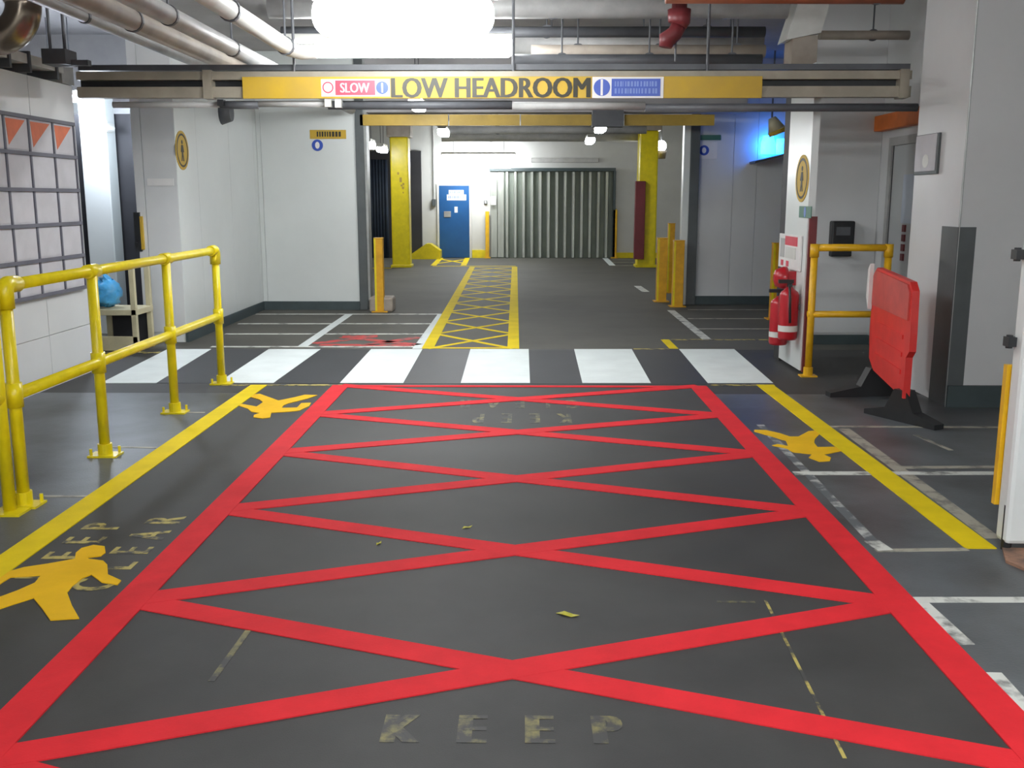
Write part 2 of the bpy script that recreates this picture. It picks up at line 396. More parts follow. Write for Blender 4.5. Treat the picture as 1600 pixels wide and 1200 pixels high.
# zebra crossing
zx0, zx1 = G(158, 600).x, G(1210, 600).x
zeb = slab('zebra_crossing', M_ZEB, floor, [(zx0 + 0.1, YZ0), (zx1, YZ0), (zx1 + 0.05, YZ1), (zx0 + 0.1, YZ1)], 0, 0.0022, 'black and white zebra crossing')
for (b0, b1, t0, t1) in [(158, 244, 262, 330), (340, 427, 420, 501), (531, 630, 580, 660), (720, 828, 735, 826), (910, 1017, 897, 987), (1106, 1208, 1061, 1147)]:
    q = [G(b0, 599), G(b1, 599), G(t1, 546), G(t0, 546)]
    slab('white_stripe', M_WHI, zeb, q, 0.0, 0.0045)
# red hatched box
Y0 = G(818, 603).y; XL, XR = -1.485, 1.42
nodes = [G(818, y).y for y in (603, 648, 708, 798, 941, 1196)]
nodes.append(2 * nodes[-1] - nodes[-2]); nodes.append(2 * nodes[-1] - nodes[-2])
rb = line('red_box_marking', M_RED, floor, (XL - 0.06, Y0 - 0.03), (XR + 0.06, Y0 - 0.03), 0.06, 0.0046, 'red criss cross box painted on the lane')
line('side_line', M_RED, rb, (XL, Y0), (XL, 0.3), 0.135, 0.005)
line('side_line', M_RED, rb, (XR, Y0), (XR, 0.3), 0.135, 0.005)
for i in range(len(nodes) - 1):
    line('diagonal_line', M_RED, rb, (XL, nodes[i]), (XR, nodes[i + 1]), 0.118, 0.0036)
    line('diagonal_line', M_RED, rb, (XR, nodes[i]), (XL, nodes[i + 1]), 0.118, 0.0042)
# yellow side lines
line('yellow_line', M_YEL, floor, (G(405, 602).x, G(405, 602).y), (-2.17, 0.6), 0.135, 0.005, 'yellow line left of the red box')
a, b_ = G(1195, 602), G(1533, 858)
line('yellow_line', M_YEL, floor, a, b_, 0.135, 0.0052, 'yellow line right of the red box', square='x')
line('thin_yellow_line', M_YELW, floor, G(345, 602), G(535, 602), 0.05, 0.0035)
line('thin_yellow_line', M_YELW, floor, G(1105, 602), G(1210, 602), 0.05, 0.0035)
line('thin_yellow_line', M_YELW, floor, G(150, 551), G(262, 551), 0.09, 0.0035, 'worn yellow line left of the crossing')

# pedestrian pictograms
def picto(pts, off, sc, label, m=M_ORA):
    slab('walking_person_marking', m, floor, [G(off[0] + p[0] / sc, off[1] + p[1] / sc) for p in pts], 0, 0.0044, label)
picto([(625,450),(400,490),(200,520),(60,560),(-60,620),(-60,705),(20,645),(90,602),(340,590),(290,650),(150,712),(-60,790),(-60,885),(120,825),(280,775),(350,860),(420,960),(660,945),(600,840),(560,730),(600,680),(690,610),(760,580),(850,645),(980,665),(1010,630),(900,580),(895,500),(860,465),(740,450),(730,438),(840,425),(880,395),(872,345),(780,334),(680,360),(632,400)],
      (0, 790), 5.333, 'large amber walking figure nearest the camera')
picto([(380,180),(560,160),(700,210),(850,265),(1100,215),(1260,175),(1460,180),(1300,235),(1000,310),(930,340),(900,380),(1140,375),(1210,305),(1360,300),(1330,350),(1180,420),(1000,440),(740,455),(720,530),(600,545),(460,525),(470,490),(560,460),(430,440),(370,390),(190,330),(230,310),(400,340),(510,360),(610,290),(560,250),(400,205)],
      (350, 600), 10.0, 'small amber walking figure by the crossing')
picto([(80,210),(250,215),(450,260),(600,310),(730,310),(880,230),(1090,210),(1040,270),(970,350),(960,400),(1010,465),(1260,460),(1420,510),(1250,545),(1100,575),(1210,620),(1190,670),(1040,680),(880,620),(930,570),(650,540),(560,490),(340,440),(420,420),(580,450),(545,370),(400,330),(80,235)],
      (1170, 650), 9.41, 'amber walking figure right of the red box')

# worn stencilled words
g0 = G(127, 915); 
def ghost(txt, pts, m, up, right, w, h, label, bd=0.008):
    o = text_mesh('worn_lettering', txt, m, floor, (pts[0], pts[1], 0.0005), right, up, w, h, 0.0006, bd)
    o['label'] = label
p_a, p_b = G(60, 884), G(150, 820)
ya0, ya1 = G(60, 903).y, G(150, 818).y
ghost('K  E  E  P', (-1.87, ya0), M_YELW, (-1, 0, 0), (0, 1, 0), ya1 - ya0, 0.17, 'worn yellow stencilled word beside the large walking figure')
ya0, ya1 = G(135, 922).y, G(250, 808).y
ghost('C  L  E  A  R', (-1.61, ya0), M_YELW, (-1, 0, 0), (0, 1, 0), ya1 - ya0, 0.17, 'worn yellow stencilled word next to the red side line')
q0, q1 = G(910, 653), G(715, 640)
ghost('C   L   E   A   R', (q0.x, q0.y + 0.62), M_YELG, (0, -1, 0), (-1, 0, 0), abs(q1.x - q0.x), 0.30, 'faded upside down word at the far end of the box')
q0, q1 = G(893, 664), G(740, 655)
ghost('K   E   E   P', (q0.x, q0.y + 0.35), M_YELG, (0, -1, 0), (-1, 0, 0), abs(q1.x - q0.x), 0.30, 'faded upside down word nearer the box centre')
q0, q1 = G(600, 1160), G(970, 1160)
ghost('K   E   E   P', (q0.x, q0.y), M_YELG, (0, 1, 0), (1, 0, 0), q1.x - q0.x, 0.15, 'faded yellow word at the bottom of the picture', 0.014)

# stray thin marks
line('thin_yellow_line', M_YELG, floor, G(388, 985), G(330, 1065), 0.022, 0.0012)
line('thin_yellow_line', M_YELW, floor, G(1196, 938), G(1320, 1185), 0.011, 0.0012)
line('thin_yellow_line', M_YELG, floor, G(1120, 940), G(1180, 941), 0.015, 0.0012)
# right-hand white bay lines
line('white_bay_line', M_WHW, floor, G(1240, 740), G(1572, 740), 0.065, 0.0035, 'white line across the right walkway', square='y')
line('white_bay_line', M_WHW, floor, G(1430, 938), G(1640, 938), 0.05, 0.0035, 'white line at the lower right', square='y')
line('white_bay_line', M_WHW, floor, G(1436, 943), G(1506, 1008), 0.075, 0.0036)
line('white_bay_line', M_WHW, floor, G(1550, 1052), G(1620, 1130), 0.06, 0.0034)
line('dirty_white_line', M_BEI, floor, G(1318, 670), G(1552, 842), 0.075, 0.0034, 'dirty white line beside the right yellow line')
line('dirty_white_line', M_WHG, floor, G(1188, 664), G(1375, 858), 0.05, 0.0024)
line('dirty_white_line', M_BEI, floor, G(1290, 667), G(1572, 668), 0.04, 0.0033)
line('dirty_white_line', M_BEI, floor, G(1368, 861), G(1512, 859), 0.035, 0.0033)
line('dirty_white_line', M_BEI, floor, G(1408, 731), G(1572, 730), 0.05, 0.0032)
line('dirty_white_line', M_BEI, floor, G(1430, 680), G(1486, 704), 0.03, 0.0032)
line('white_bay_line', M_WHW, floor, G(1362, 846), G(1384, 861), 0.07, 0.0038)
# left walkway faint lines
line('dirty_white_line', M_BEI, floor, G(165, 699), G(245, 700), 0.03, 0.0032)
line('dirty_white_line', M_BEI, floor, G(270, 645), G(320, 645), 0.03, 0.0032)
line('dirty_white_line', M_BEI, floor, G(60, 776), G(135, 776), 0.03, 0.0032)
# bay lines left of the yellow lane
for y, xa, xb in ((491, 400, 690), (506, 372, 684), (522, 352, 664), (542, 330, 655)):
    line('white_bay_line', M_WHW, floor, G(xa, y), G(xb, y), 0.075, 0.003)
line('white_bay_line', M_WHI, floor, G(546, 491), G(472, 542), 0.10, 0.0034, 'white slanted line in the left bay', square='x')
line('white_bay_line', M_WHI, floor, G(690, 491), G(652, 545), 0.10, 0.0034, 'white line along the yellow lane', square='x')
rx = line('red_cross_marking', M_REDW, floor, G(490, 537), G(585, 526), 0.12, 0.0032, 'worn red cross in the left bay')
for a, b_ in (((535, 527), (655, 539)), ((575, 539), (655, 527)), ((500, 539), (645, 540)), ((535, 526), (590, 525))):
    line('worn_red_line', M_REDW, rx, G(*a), G(*b_), 0.12, 0.0034)
# right bay
line('white_bay_line', M_WHW, floor, G(1048, 485), G(1105, 531), 0.10, 0.0034, 'white line in front of the right recess', square='x')
for y, xa, xb in ((498, 1075, 1205), (514, 1090, 1205), (484, 1075, 1200)):
    line('dirty_white_line', M_BEI, floor, G(xa, y), G(xb, y), 0.07, 0.003)
line('thin_yellow_line', M_YELW, floor, G(1037, 531), G(1215, 531), 0.07, 0.0032)
line('short_yellow_line', M_YEL, floor, G(1039, 531), G(1053, 545), 0.09, 0.0034, 'short yellow tick at the right end of the crossing', square='x')
line('thin_yellow_line', M_YELW, floor, G(990, 545.5), G(1045, 545.5), 0.05, 0.0034)
line('white_bay_line', M_WHI, floor, G(945, 403), G(957, 415), 0.14, 0.003)
for y in (406, 410, 415): line('dirty_white_line', M_BEI, floor, G(957, y), G(992, y), 0.12, 0.0028)
line('white_bay_line', M_WHW, floor, G(996, 447), G(1009, 456), 0.12, 0.003)
# yellow hatched walkway
YA = [G(668, 545), G(738, 417)]; YBb = [G(802, 545), G(804, 417)]
yl = line('yellow_hatched_walkway', M_YEL, floor, YA[0], YA[1], 0.12, 0.0042, 'yellow criss cross walkway to the blue door', square='x')
line('side_line', M_YEL, yl, YBb[0], YBb[1], 0.12, 0.0042, square='x')
ya, yb_ = YA[0].y, YA[1].y; NC = 11
def on(seg, t): return seg[0].lerp(seg[1], t)
for i in range(NC):
    line('diagonal_line', M_YEL, yl, on(YA, i / NC), on(YBb, (i + 1) / NC), 0.07, 0.003)
    line('diagonal_line', M_YEL, yl, on(YBb, i / NC), on(YA, (i + 1) / NC), 0.07, 0.0034)
line('end_line', M_YEL, yl, G(662, 544), G(806, 544), 0.06, 0.0036)
line('end_line', M_YEL, yl, G(676, 416), G(806, 416), 0.14, 0.0036)
line('end_line', M_YEL, yl, G(577, 419), G(612, 419), 0.12, 0.0036)
yd = line('yellow_door_box', M_YEL, floor, G(677, 415), G(690, 402), 0.13, 0.0036, 'small yellow hatched box before the blue door', square='x')
line('side_line', M_YEL, yd, G(724, 415), G(731, 402), 0.13, 0.0036, square='x')
line('diagonal_line', M_YEL, yd, G(682, 412), G(730, 405), 0.10, 0.0032)
line('diagonal_line', M_YEL, yd, G(728, 412), G(688, 405), 0.10, 0.0032)
# leaves
for (x, y, a, s, lab) in ((730, 823, 0.6, 0.028, 'small dry yellow leaf upper of the three on the lane'), (592, 848, 1.2, 0.022, 'tiny yellow leaf left of the lane centre'), (887, 959, -0.35, 0.045, 'longest yellow leaf lying right of the lane centre')):
    c = G(x, y, 0.006)
    d = Vector((math.cos(a), math.sin(a), 0)); n = Vector((-d.y, d.x, 0))
    pl = [c - d * s, c - d * s * 0.4 + n * s * 0.34, c + d * s * 0.4 + n * s * 0.3, c + d * s, c + d * s * 0.4 - n * s * 0.28, c - d * s * 0.4 - n * s * 0.32]
    o = MB().prism([p + Vector((0, 0, 0.006 * (i % 2))) for i, p in enumerate(pl)], (0, 0, 0.0012)).build('fallen_leaf', M_LEAF, tri=True)
    o.location.z = 0.001
    tag(o, lab, 'leaf', 'leaves on the lane')

# ================================================================== LIGHT FITTINGS
def batten(cx, cy, cz, length, along, label, w=0.2, h=0.16, rnd=0.03, group='fluorescent fittings', m=None, hang=True):
    e = empty('fluorescent_light', (cx, cy, cz), label, 'lamp', group)
    def sec(b, z0, z1, wid):
        if along == 'x': b.box(cx - length/2, cx + length/2, cy - wid/2, cy + wid/2, z0, z1)
        else: b.box(cx - wid/2, cx + wid/2, cy - length/2, cy + length/2, z0, z1)
    part('housing', M_PIPEW, e, lambda b: sec(b, cz + h, cz + h + 0.05, w * 0.9), bevel=0.008)
    part('diffuser', m or M_LAMP, e, lambda b: sec(b, cz, cz + h, w), bevel=rnd, smooth=True)
    L = length / 2
    for s in (-1, 1):
        if along == 'x': bx('end_cap', M_PIPEW, e, cx + s*L, cx + s*(L + 0.02), cy - w*0.45, cy + w*0.45, cz + h - 0.02, cz + h + 0.05)
        else: bx('end_cap', M_PIPEW, e, cx - w*0.45, cx + w*0.45, cy + s*L, cy + s*(L + 0.02), cz + h - 0.02, cz + h + 0.05)
    if hang:
        for s in (-0.35, 0.35):
            x, y = (cx + s * length, cy) if along == 'x' else (cx, cy + s * length)
            part('suspension_rod', M_PIPED, e, lambda b: b.tube([(x, y, cz + h + 0.05), (x, y, CEIL_Z - 0.012)], 0.006, 6))
    return e
batten(-0.81, 7.0, 2.575, 1.22, 'x', 'large glaring fluorescent light in front of the headroom bar', w=0.26, h=0.27, rnd=0.115)  # diffuser made bulky and round to stand in for the lamp's glow
batten(-1.1, 9.2, 2.74, 2.0, 'x', 'long flat glowing stand-in for a reflection just behind the headroom bar', w=0.26, h=0.13, rnd=0.055)  # glowing fitting stands in for the bright reflection on a duct
p = PY(748, 252, 24.6); batten(p.x, 24.6, p.z - 0.16, 1.75, 'x', 'bright fluorescent light over the blue door', w=0.4, h=0.32, rnd=0.12, m=M_LAMPF)
for (x, y, Y, lab) in ((652, 163, 12.6, 'small fluorescent light seen under the word LOW'), (693, 206, 17.2, 'fluorescent light right of the left yellow column'),
                       (938, 200, 16.8, 'upper of two lights left of the right yellow column'), (922, 219, 20.4, 'lower of two lights left of the right yellow column'),
                       (577, 226, 19.0, 'leftmost far light beside the grey corner trim'), (597, 233, 21.0, 'far light between corner trim and left yellow column')):
    p = PY(x, y, Y); batten(p.x, Y, p.z - 0.07, 0.6, 'y', lab, w=0.16, h=0.12)
p = PY(100, 152, 11.0); batten(p.x - 0.02, 11.0, p.z - 0.05, 0.32, 'x', 'short light above the left wall end', w=0.12, h=0.07, m=M_LAMPC)
# unseen fittings over and behind the photographer, set to light the right column
batten(0.7, 1.8, 3.0, 1.8, 'x', 'fluorescent light above the near end of the red box', w=0.24, h=0.14)
batten(0.7, -3.0, 3.0, 1.8, 'x', 'fluorescent light behind the photographer', w=0.24, h=0.14)
batten(-1.8, -4.4, 2.9, 1.8, 'x', 'left added fill light far behind the photographer', w=0.3, h=0.25)  # this far pair is added to brighten faces turned to the camera
batten(3.0, -4.4, 2.9, 1.8, 'x', 'right added fill light far behind the photographer', w=0.3, h=0.25)
# bulkhead lamp on white column in the left side room
Yl = 11.0
c = PY(147, 196, Yl - 0.42)
cl0, cl1 = PY(134, 330, Yl), PY(175, 330, Yl)
lc = tag(bx('white_column', M_PANEL, None, cl0.x, cl1.x, Yl, Yl + 0.25, 0, 2.6, bevel=0.01), 'white column lit by the lamp in the left side room', 'column', kind='structure')
e = empty('bulkhead_lamp', (c.x, c.y, c.z), 'glaring round lamp on the white column at left', 'lamp')
def sph(c, r, b, n=16, m=10, sx=1, sy=1, sz=1):
    vs = []; fs = []
    for i in range(m + 1):
        t = math.pi * i / m
        for k in range(n):
            a = 2 * math.pi * k / n
            vs.append((c[0] + r*sx*math.sin(t)*math.cos(a), c[1] + r*sy*math.sin(t)*math.sin(a), c[2] + r*sz*math.cos(t)))
    for i in range(m):
        for k in range(n): fs.append((i*n+k, i*n+(k+1) % n, (i+1)*n+(k+1) % n, (i+1)*n+k))
    b._add(vs, fs)
part('glass_globe', M_LAMPC, e, lambda b: sph(c, 0.13, b), smooth=True)
part('wall_bracket', M_PIPEW, e, lambda b: b.tube([(c.x, c.y + 0.1, c.z), (c.x, Yl, c.z)], 0.05, 12))
# round bulkhead right of the right column
c2 = PY(1033, 228, 22.8)
e = empty('bulkhead_lamp', c2, 'small round lamp right of the right yellow column', 'lamp')
part('glass_globe', M_LAMP, e, lambda b: sph(c2, 0.12, b), smooth=True)
part('shade', M_PIPEB, e, lambda b: b.tube([(c2.x, c2.y, c2.z - 0.28), (c2.x, c2.y, c2.z - 0.1)], [0.1, 0.13], 14), smooth=True)
part('suspension_rod', M_PIPED, e, lambda b: b.tube([(c2.x, c2.y, c2.z + 0.1), (c2.x, c2.y, CEIL_Z)], 0.015, 6))
# blue beacon
c3 = PY(1200, 226, 14.18)
e = empty('blue_beacon', c3, 'glowing blue beacon lamp in the right recess', 'lamp')
part('glass_dome', M_LAMPB, e, lambda b: b.tube([(c3.x, 14.18, c3.z - 0.13), (c3.x, 14.18, c3.z + 0.02), (c3.x, 14.18, c3.z + 0.12)], [0.10, 0.10, 0.07], 16), smooth=True)
part('small_dome', M_LAMPB, e, lambda b: b.tube([(c3.x + 0.17, 14.2, c3.z - 0.13), (c3.x + 0.17, 14.2, c3.z + 0.08)], 0.055, 12), smooth=True)
part('base_plate', M_GUARD, e, lambda b: b.hexa([(c3.x - 0.22, 13.94, c3.z - 0.26), (c3.x + 0.26, 13.94, c3.z - 0.14), (c3.x + 0.26, 14.30, c3.z - 0.14), (c3.x - 0.22, 14.30, c3.z - 0.26),  # tilted plate added to keep the beacon's light off the floor
                                                  (c3.x - 0.22, 13.94, c3.z - 0.23), (c3.x + 0.26, 13.94, c3.z - 0.11), (c3.x + 0.26, 14.30, c3.z - 0.11), (c3.x - 0.22, 14.30, c3.z - 0.23)]))
c4 = PY(1214, 196, 13.6)
e = empty('siren', c4, 'cream and yellow sounder above the blue beacon', 'siren')
part('sounder_cone', M_CREAM, e, lambda b: b.tube([(c4.x - 0.07, 13.6, c4.z + 0.1), (c4.x, 13.6, c4.z - 0.06)], [0.05, 0.12], 14), smooth=True)
part('yellow_rim', M_SIGNY, e, lambda b: b.tube([(c4.x + 0.0, 13.6, c4.z - 0.06), (c4.x + 0.02, 13.6, c4.z - 0.11)], [0.125, 0.12], 14), smooth=True)
part('suspension_rod', M_PIPED, e, lambda b: b.tube([(c4.x - 0.07, 13.6, c4.z + 0.1), (c4.x - 0.07, 13.6, CEIL_Z)], 0.012, 6))

# ================================================================== HEADROOM BAR
YH = 8.3
def zy(y, Y=YH): return PY(818, y, Y).z
def xx(x, y=135, Y=YH): return PY(x, y, Y).x
hb = empty('headroom_bar', (0, YH, zy(172)), 'low headroom barrier spanning the lane with yellow sign', 'barrier')
XA, XB = xx(120), XC + 0.02
bx('top_channel', M_CHAN, hb, XA, XB, YH, YH + 0.1, zy(124), zy(111))
bx('bottom_channel', M_CHAN, hb, XA, XB, YH, YH + 0.1, zy(152), zy(135))
bx('upper_rail', M_PIPED, hb, XA, XB, YH + 0.05, YH + 0.18, zy(108), zy(99))
bx('slot_shade', M_BLACK, hb, XA, XB, YH + 0.08, YH + 0.1, zy(136), zy(123))  # black plate put in to paint the slot between the channels dark
for x in (325, 1412):
    bx('strut', M_CHAN, hb, xx(x - 7), xx(x + 7), YH - 0.02, YH + 0.1, zy(154), zy(109))
for (x0, x1, y0, y1, m) in ((170, 340, 157, 167, M_PIPE), (340, 400, 156, 169, M_PIPED), (400, 510, 156, 166, M_PIPE), (510, 800, 156, 170, M_PIPED), (800, 1010, 158, 171, M_PIPE), (1010, 1440, 161, 174, M_PIPED)):
    part('conduit', m, hb, lambda b: b.tube([(xx(x0), YH + 0.06, zy((y0 + y1) / 2)), (xx(x1), YH + 0.06, zy((y0 + y1) / 2))], (zy(y0) - zy(y1)) / 2, 12), smooth=True)
for x, y0, y1 in ((344, 155, 165), (512, 155, 167), (528, 155, 168)):
    bx('conduit_clip', M_PIPEW if x > 500 else M_BLACK, hb, xx(x - 5), xx(x + 5), YH - 0.02, YH + 0.04, zy(y1), zy(y0))
for x in (460, 802, 1105):
    part('hanger_rod', M_PIPED, hb, lambda b: b.tube([(xx(x), YH + 0.02, zy(112)), (xx(x), YH + 0.02, CEIL_Z)], 0.012, 8))
sb = bx('sign_board', M_SIGNY, hb, xx(380), xx(1190), YH - 0.025, YH - 0.003, zy(154), zy(120), bevel=0.003)
text_mesh('lettering', 'LOW HEADROOM', M_INK, sb, (xx(613), YH - 0.0255, zy(153)), (1, 0, 0), (0, 0, 1), xx(921) - xx(613), zy(122) - zy(153), 0.004, 0.008)
YS = YH - 0.028
def sign_rect(name, m, x0, x1, y0, y1, t=0.003, Y=YS, parent=sb):
    return bx(name, m, parent, xx(x0), xx(x1), Y - t, Y, zy(y1), zy(y0))
sign_rect('white_plate', M_WSIGN, 503, 610, 124, 151)
sign_rect('red_plate', M_RSIGN, 525, 587, 126, 149, 0.003, YS - 0.003)
text_mesh('lettering', 'SLOW', M_PINK, sb, (xx(533), YS - 0.006, zy(145)), (1, 0, 0), (0, 0, 1), xx(578) - xx(533), zy(130) - zy(145), 0.002, 0.003)
def disc(name, m, x, y, r, t, Y, parent=sb):
    return MB().prism(disc_poly((xx(x), Y, zy(y)), r, r, (1, 0, 0), (0, 0, 1)), (0, -t, 0)).build(name, m, parent, tri=True)
disc('red_ring', M_RSIGN, 513.5, 137, 0.045, 0.002, YS - 0.003)
disc('ring_centre', M_WSIGN, 513.5, 137, 0.034, 0.002, YS - 0.005)
disc('blue_disc', M_BSIGN, 598, 137.5, 0.05, 0.002, YS - 0.003)
sign_rect('white_bar', M_WSIGN, 596.8, 599.2, 130, 145, 0.002, YS - 0.005)
sign_rect('white_plate', M_WSIGN, 925, 1036, 121, 154)
disc('blue_disc', M_BSIGN, 940, 137.5, 0.066, 0.002, YS - 0.003)
sign_rect('white_bar', M_WSIGN, 938, 941.5, 125, 150, 0.002, YS - 0.005)
sign_rect('blue_plate', M_BSIGN, 955, 1031, 124, 151, 0.003, YS - 0.003)
def strokes(b):
    rr = random.Random(3)
    for y0, y1 in ((128, 136), (139, 147)):
        x = 960
        while x < 1026:
            w = rr.uniform(1.2, 3.5)
            b.box(xx(x), xx(x + w), YS - 0.008, YS - 0.006, zy(y1), zy(y0)); x += w + rr.uniform(1.2, 3)
part('faint_print', M_PALEB, sb, strokes)

# ================================================================== PIPES AND SERVICES UNDER THE CEILING
def pipe(name, m, pts, r, label, cat='pipe', group='overhead pipes', clips=(), clipm=None, n=14):
    e = empty(name, pts[0], label, cat, group)
    e.location = Vector(pts[0])
    part('pipe_run', m, e, lambda b: b.tube(pts, r, n), smooth=True)
    for (q, rr) in clips:
        q = Vector(q)
        part('hanger', clipm or M_PIPED, e, lambda b: (b.tube([(q.x, q.y, q.z), (q.x, q.y, CEIL_Z)], 0.008, 6), b.tube([(q.x, q.y - 0.015, q.z), (q.x, q.y + 0.015, q.z)], rr, 14)))
    return e
# runs towards the far end (left)
pa = PY(462, 82, 8.2)
pipe('service_pipe', M_PIPEW, [(pa.x, 1.0, pa.z), (pa.x, 8.0, pa.z), (pa.x + 0.05, 8.16, pa.z), (pa.x + 0.16, 8.19, pa.z + 0.01)], 0.06,
     'white pipe running diagonally to the large light', clips=[((pa.x, 7.85, pa.z), 0.07), ((pa.x, 6.4, pa.z), 0.07)])
pb = PY(395, 92, 8.6)
pipe('service_pipe', M_PIPE, [(pb.x, 1.0, pb.z), (pb.x, 13.4, pb.z)], 0.06, 'grey pipe left of the white pipe', clips=[((pb.x, 8.0, pb.z), 0.067), ((pb.x, 6.6, pb.z), 0.067)])
pc = PY(330, 88, 8.6)
pipe('service_pipe', M_PIPEB, [(pc.x, 1.0, pc.z), (pc.x, 10.2, pc.z)], 0.07, 'brown lagged pipe second left of the white pipe', clips=[((pc.x, 6.9, pc.z), 0.077)])
pd = PY(262, 80, 8.6)
pipe('service_pipe', M_PIPE, [(pd.x, 1.0, pd.z), (pd.x, 10.0, pd.z)], 0.04, 'thin grey pipe third left of the white pipe', clips=[((pd.x, 7.0, pd.z), 0.047)])
# crosswise runs
for (y, Y, r, m, x0, x1, lab) in ((50, 9.9, 0.05, M_PIPED, 440, 1195, 'dark crosswise pipe highest above the headroom bar'),
                                  (67, 10.6, 0.13, M_PIPE, 780, 1190, 'wide pale crosswise duct above the headroom bar'),
                                  (80, 9.3, 0.055, M_PIPEB, 830, 1195, 'brown crosswise pipe above the word HEADROOM'),
                                  (94, 9.0, 0.05, M_PIPED, 800, 1190, 'dark crosswise pipe just above the yellow sign'),
                                  (55, 9.4, 0.04, M_PIPEB, 1280, 1420, 'short brown pipe near the right column'),
                                  (12, 8.8, 0.09, M_PIPE, 420, 1230, 'thick grey pipe along the top of the picture')):
    a, b_ = PY(x0, y, Y), PY(x1, y, Y)
    pipe('cross_pipe', m, [(a.x, Y, a.z), (b_.x, Y, b_.z)], r, lab, group='crosswise pipes',
         clips=[((a.x + (b_.x - a.x) * k, Y, a.z), r + 0.012) for k in ((0.2, 0.55, 0.88) if x1 - x0 > 300 else (0.6,))])
a, b_ = PY(1040, -6, 6.6), PY(1412, -5, 6.6)
pipe('sprinkler_pipe', M_ORP, [(a.x, 6.6, a.z), (b_.x, 6.6, b_.z)], 0.045, 'orange sprinkler pipe at the top right', group='crosswise pipes',
     clips=[((PY(1370, 3, 6.6).x, 6.6, a.z), 0.055)])
# red valve hanging
v = PY(1062, 0, 8.0)
e = empty('sprinkler_valve', (v.x, 8.0, PY(1062, 76, 8.0).z), 'dark red valve hanging below the ceiling pipes', 'valve')
def zz(y): return PY(1062, y, 8.0).z
part('valve_body', M_MAR, e, lambda b: b.tube([(v.x, 8.0, CEIL_Z - 0.1), (v.x, 8.0, zz(20)), (v.x, 8.0, zz(15)), (v.x, 8.0, zz(35)), (v.x - 0.01, 8.0, zz(40))], [0.05, 0.06, 0.09, 0.085, 0.07], 14), smooth=True)
part('valve_elbow', M_MAR, e, lambda b: b.tube([(v.x - 0.0, 8.0, zz(40)), (v.x - 0.03, 8.0, zz(52)), (v.x - 0.09, 8.0, zz(62)), (v.x - 0.10, 8.0, zz(74))], [0.06, 0.06, 0.07, 0.05], 12), smooth=True)
part('drop_rod', M_PIPED, e, lambda b: b.tube([(v.x - 0.02, 8.0, zz(60)), (v.x - 0.02, 8.0, zz(96))], 0.008, 6))
# angled duct at right
a0, a1 = PY(1219, 68, 9.2), PY(1262, 24, 9.2)
e = empty('angled_duct', (a1.x, 9.2, a0.z), 'pale angled duct above the fire pillar', 'duct')
part('sloped_section', M_PIPEW, e, lambda b: b.hexa([(a0.x, 9.0, a0.z), (a0.x + 0.3, 9.0, a0.z + 0.06), (a0.x + 0.3, 9.3, a0.z + 0.06), (a0.x, 9.3, a0.z), (a0.x + 0.16, 9.0, CEIL_Z), (a0.x + 0.42, 9.0, CEIL_Z), (a0.x + 0.42, 9.3, CEIL_Z), (a0.x + 0.16, 9.3, CEIL_Z)]))
part('drop_box', M_PIPEB, e, lambda b: b.box(a0.x + 0.06, a0.x + 0.28, 9.02, 9.28, 2.61, a0.z + 0.04))
# lagged elbow duct top left
Ye = 6.7
def ep(x, y): return PY(x, y, Ye)
e = empty('lagged_duct', ep(10, 60), 'shiny lagged duct bend in the top left corner', 'duct')
pts = []
cc = ep(-14, 6); R_ = 0.21
for k in range(11):
    a = -math.pi / 2 + (math.pi / 2) * k / 10
    pts.append((cc.x + R_ * math.cos(a), Ye, cc.z + R_ * math.sin(a)))
pts = [(cc.x - 1.0, Ye, cc.z - R_)] + pts + [(cc.x + R_, Ye, CEIL_Z)]
part('duct_run', M_DUCT, e, lambda b: b.tube(pts, 0.11, 20), smooth=True)
part('joint_band', M_PIPEB, e, lambda b: b.tube([(cc.x + R_, Ye, cc.z), (cc.x + R_, Ye, cc.z + 0.05)], 0.118, 20), smooth=True)
# cable tray on the wall top
e = empty('cable_tray', (-3.72, 7.6, 2.43), 'white cable tray on top of the left wall', 'tray')
part('tray_channel', M_PIPEW, e, lambda b: b.box(-3.95, -3.74, 6.95, 8.35, 2.5, 2.57))
for y in (7.0, 7.45, 7.75, 8.2):
    part('tray_bracket', M_PIPED, e, lambda b: b.box(-3.97, -3.725, y, y + 0.03, 2.436, 2.59))
e = empty('hanger_frame', (-3.3, 7.8, 2.5), 'dark hanger bracket above the end of the left wall', 'bracket')
h = PY(88, 88, 7.8)
part('bracket_box', M_PIPED, e, lambda b: b.box(h.x - 0.09, h.x + 0.09, 7.75, 7.95, h.z - 0.06, h.z + 0.05))
for s in (-0.05, 0.06):
    part('hanger_rod', M_PIPED, e, lambda b: b.tube([(h.x + s, 7.82, h.z + 0.04), (h.x + s, 7.82, CEIL_Z)], 0.012, 8))
part('cross_arm', M_PIPED, e, lambda b: b.box(h.x, XA + 0.3, 7.84, 7.9, h.z - 0.06, h.z - 0.02))
# bulkhead over the left side room end
tag(bx('trim_6', M_PIPE, None, -4.3, -3.78, 8.40, 8.62, 2.43, 2.62), 'grey end bracket on the left wall top under the headroom bar', 'bracket', kind='structure')
# orange board over the door
o0, o1 = PX(1366, 200, XD - 0.02), PX(1436, 196, XD - 0.02)
e = tag(bx('orange_board', M_ORB, None, XD - 0.09, XD - 0.0, o1.y - 0.3, o0.y, 2.16, 2.31, bevel=0.005), 'orange board above the grey door', 'board')

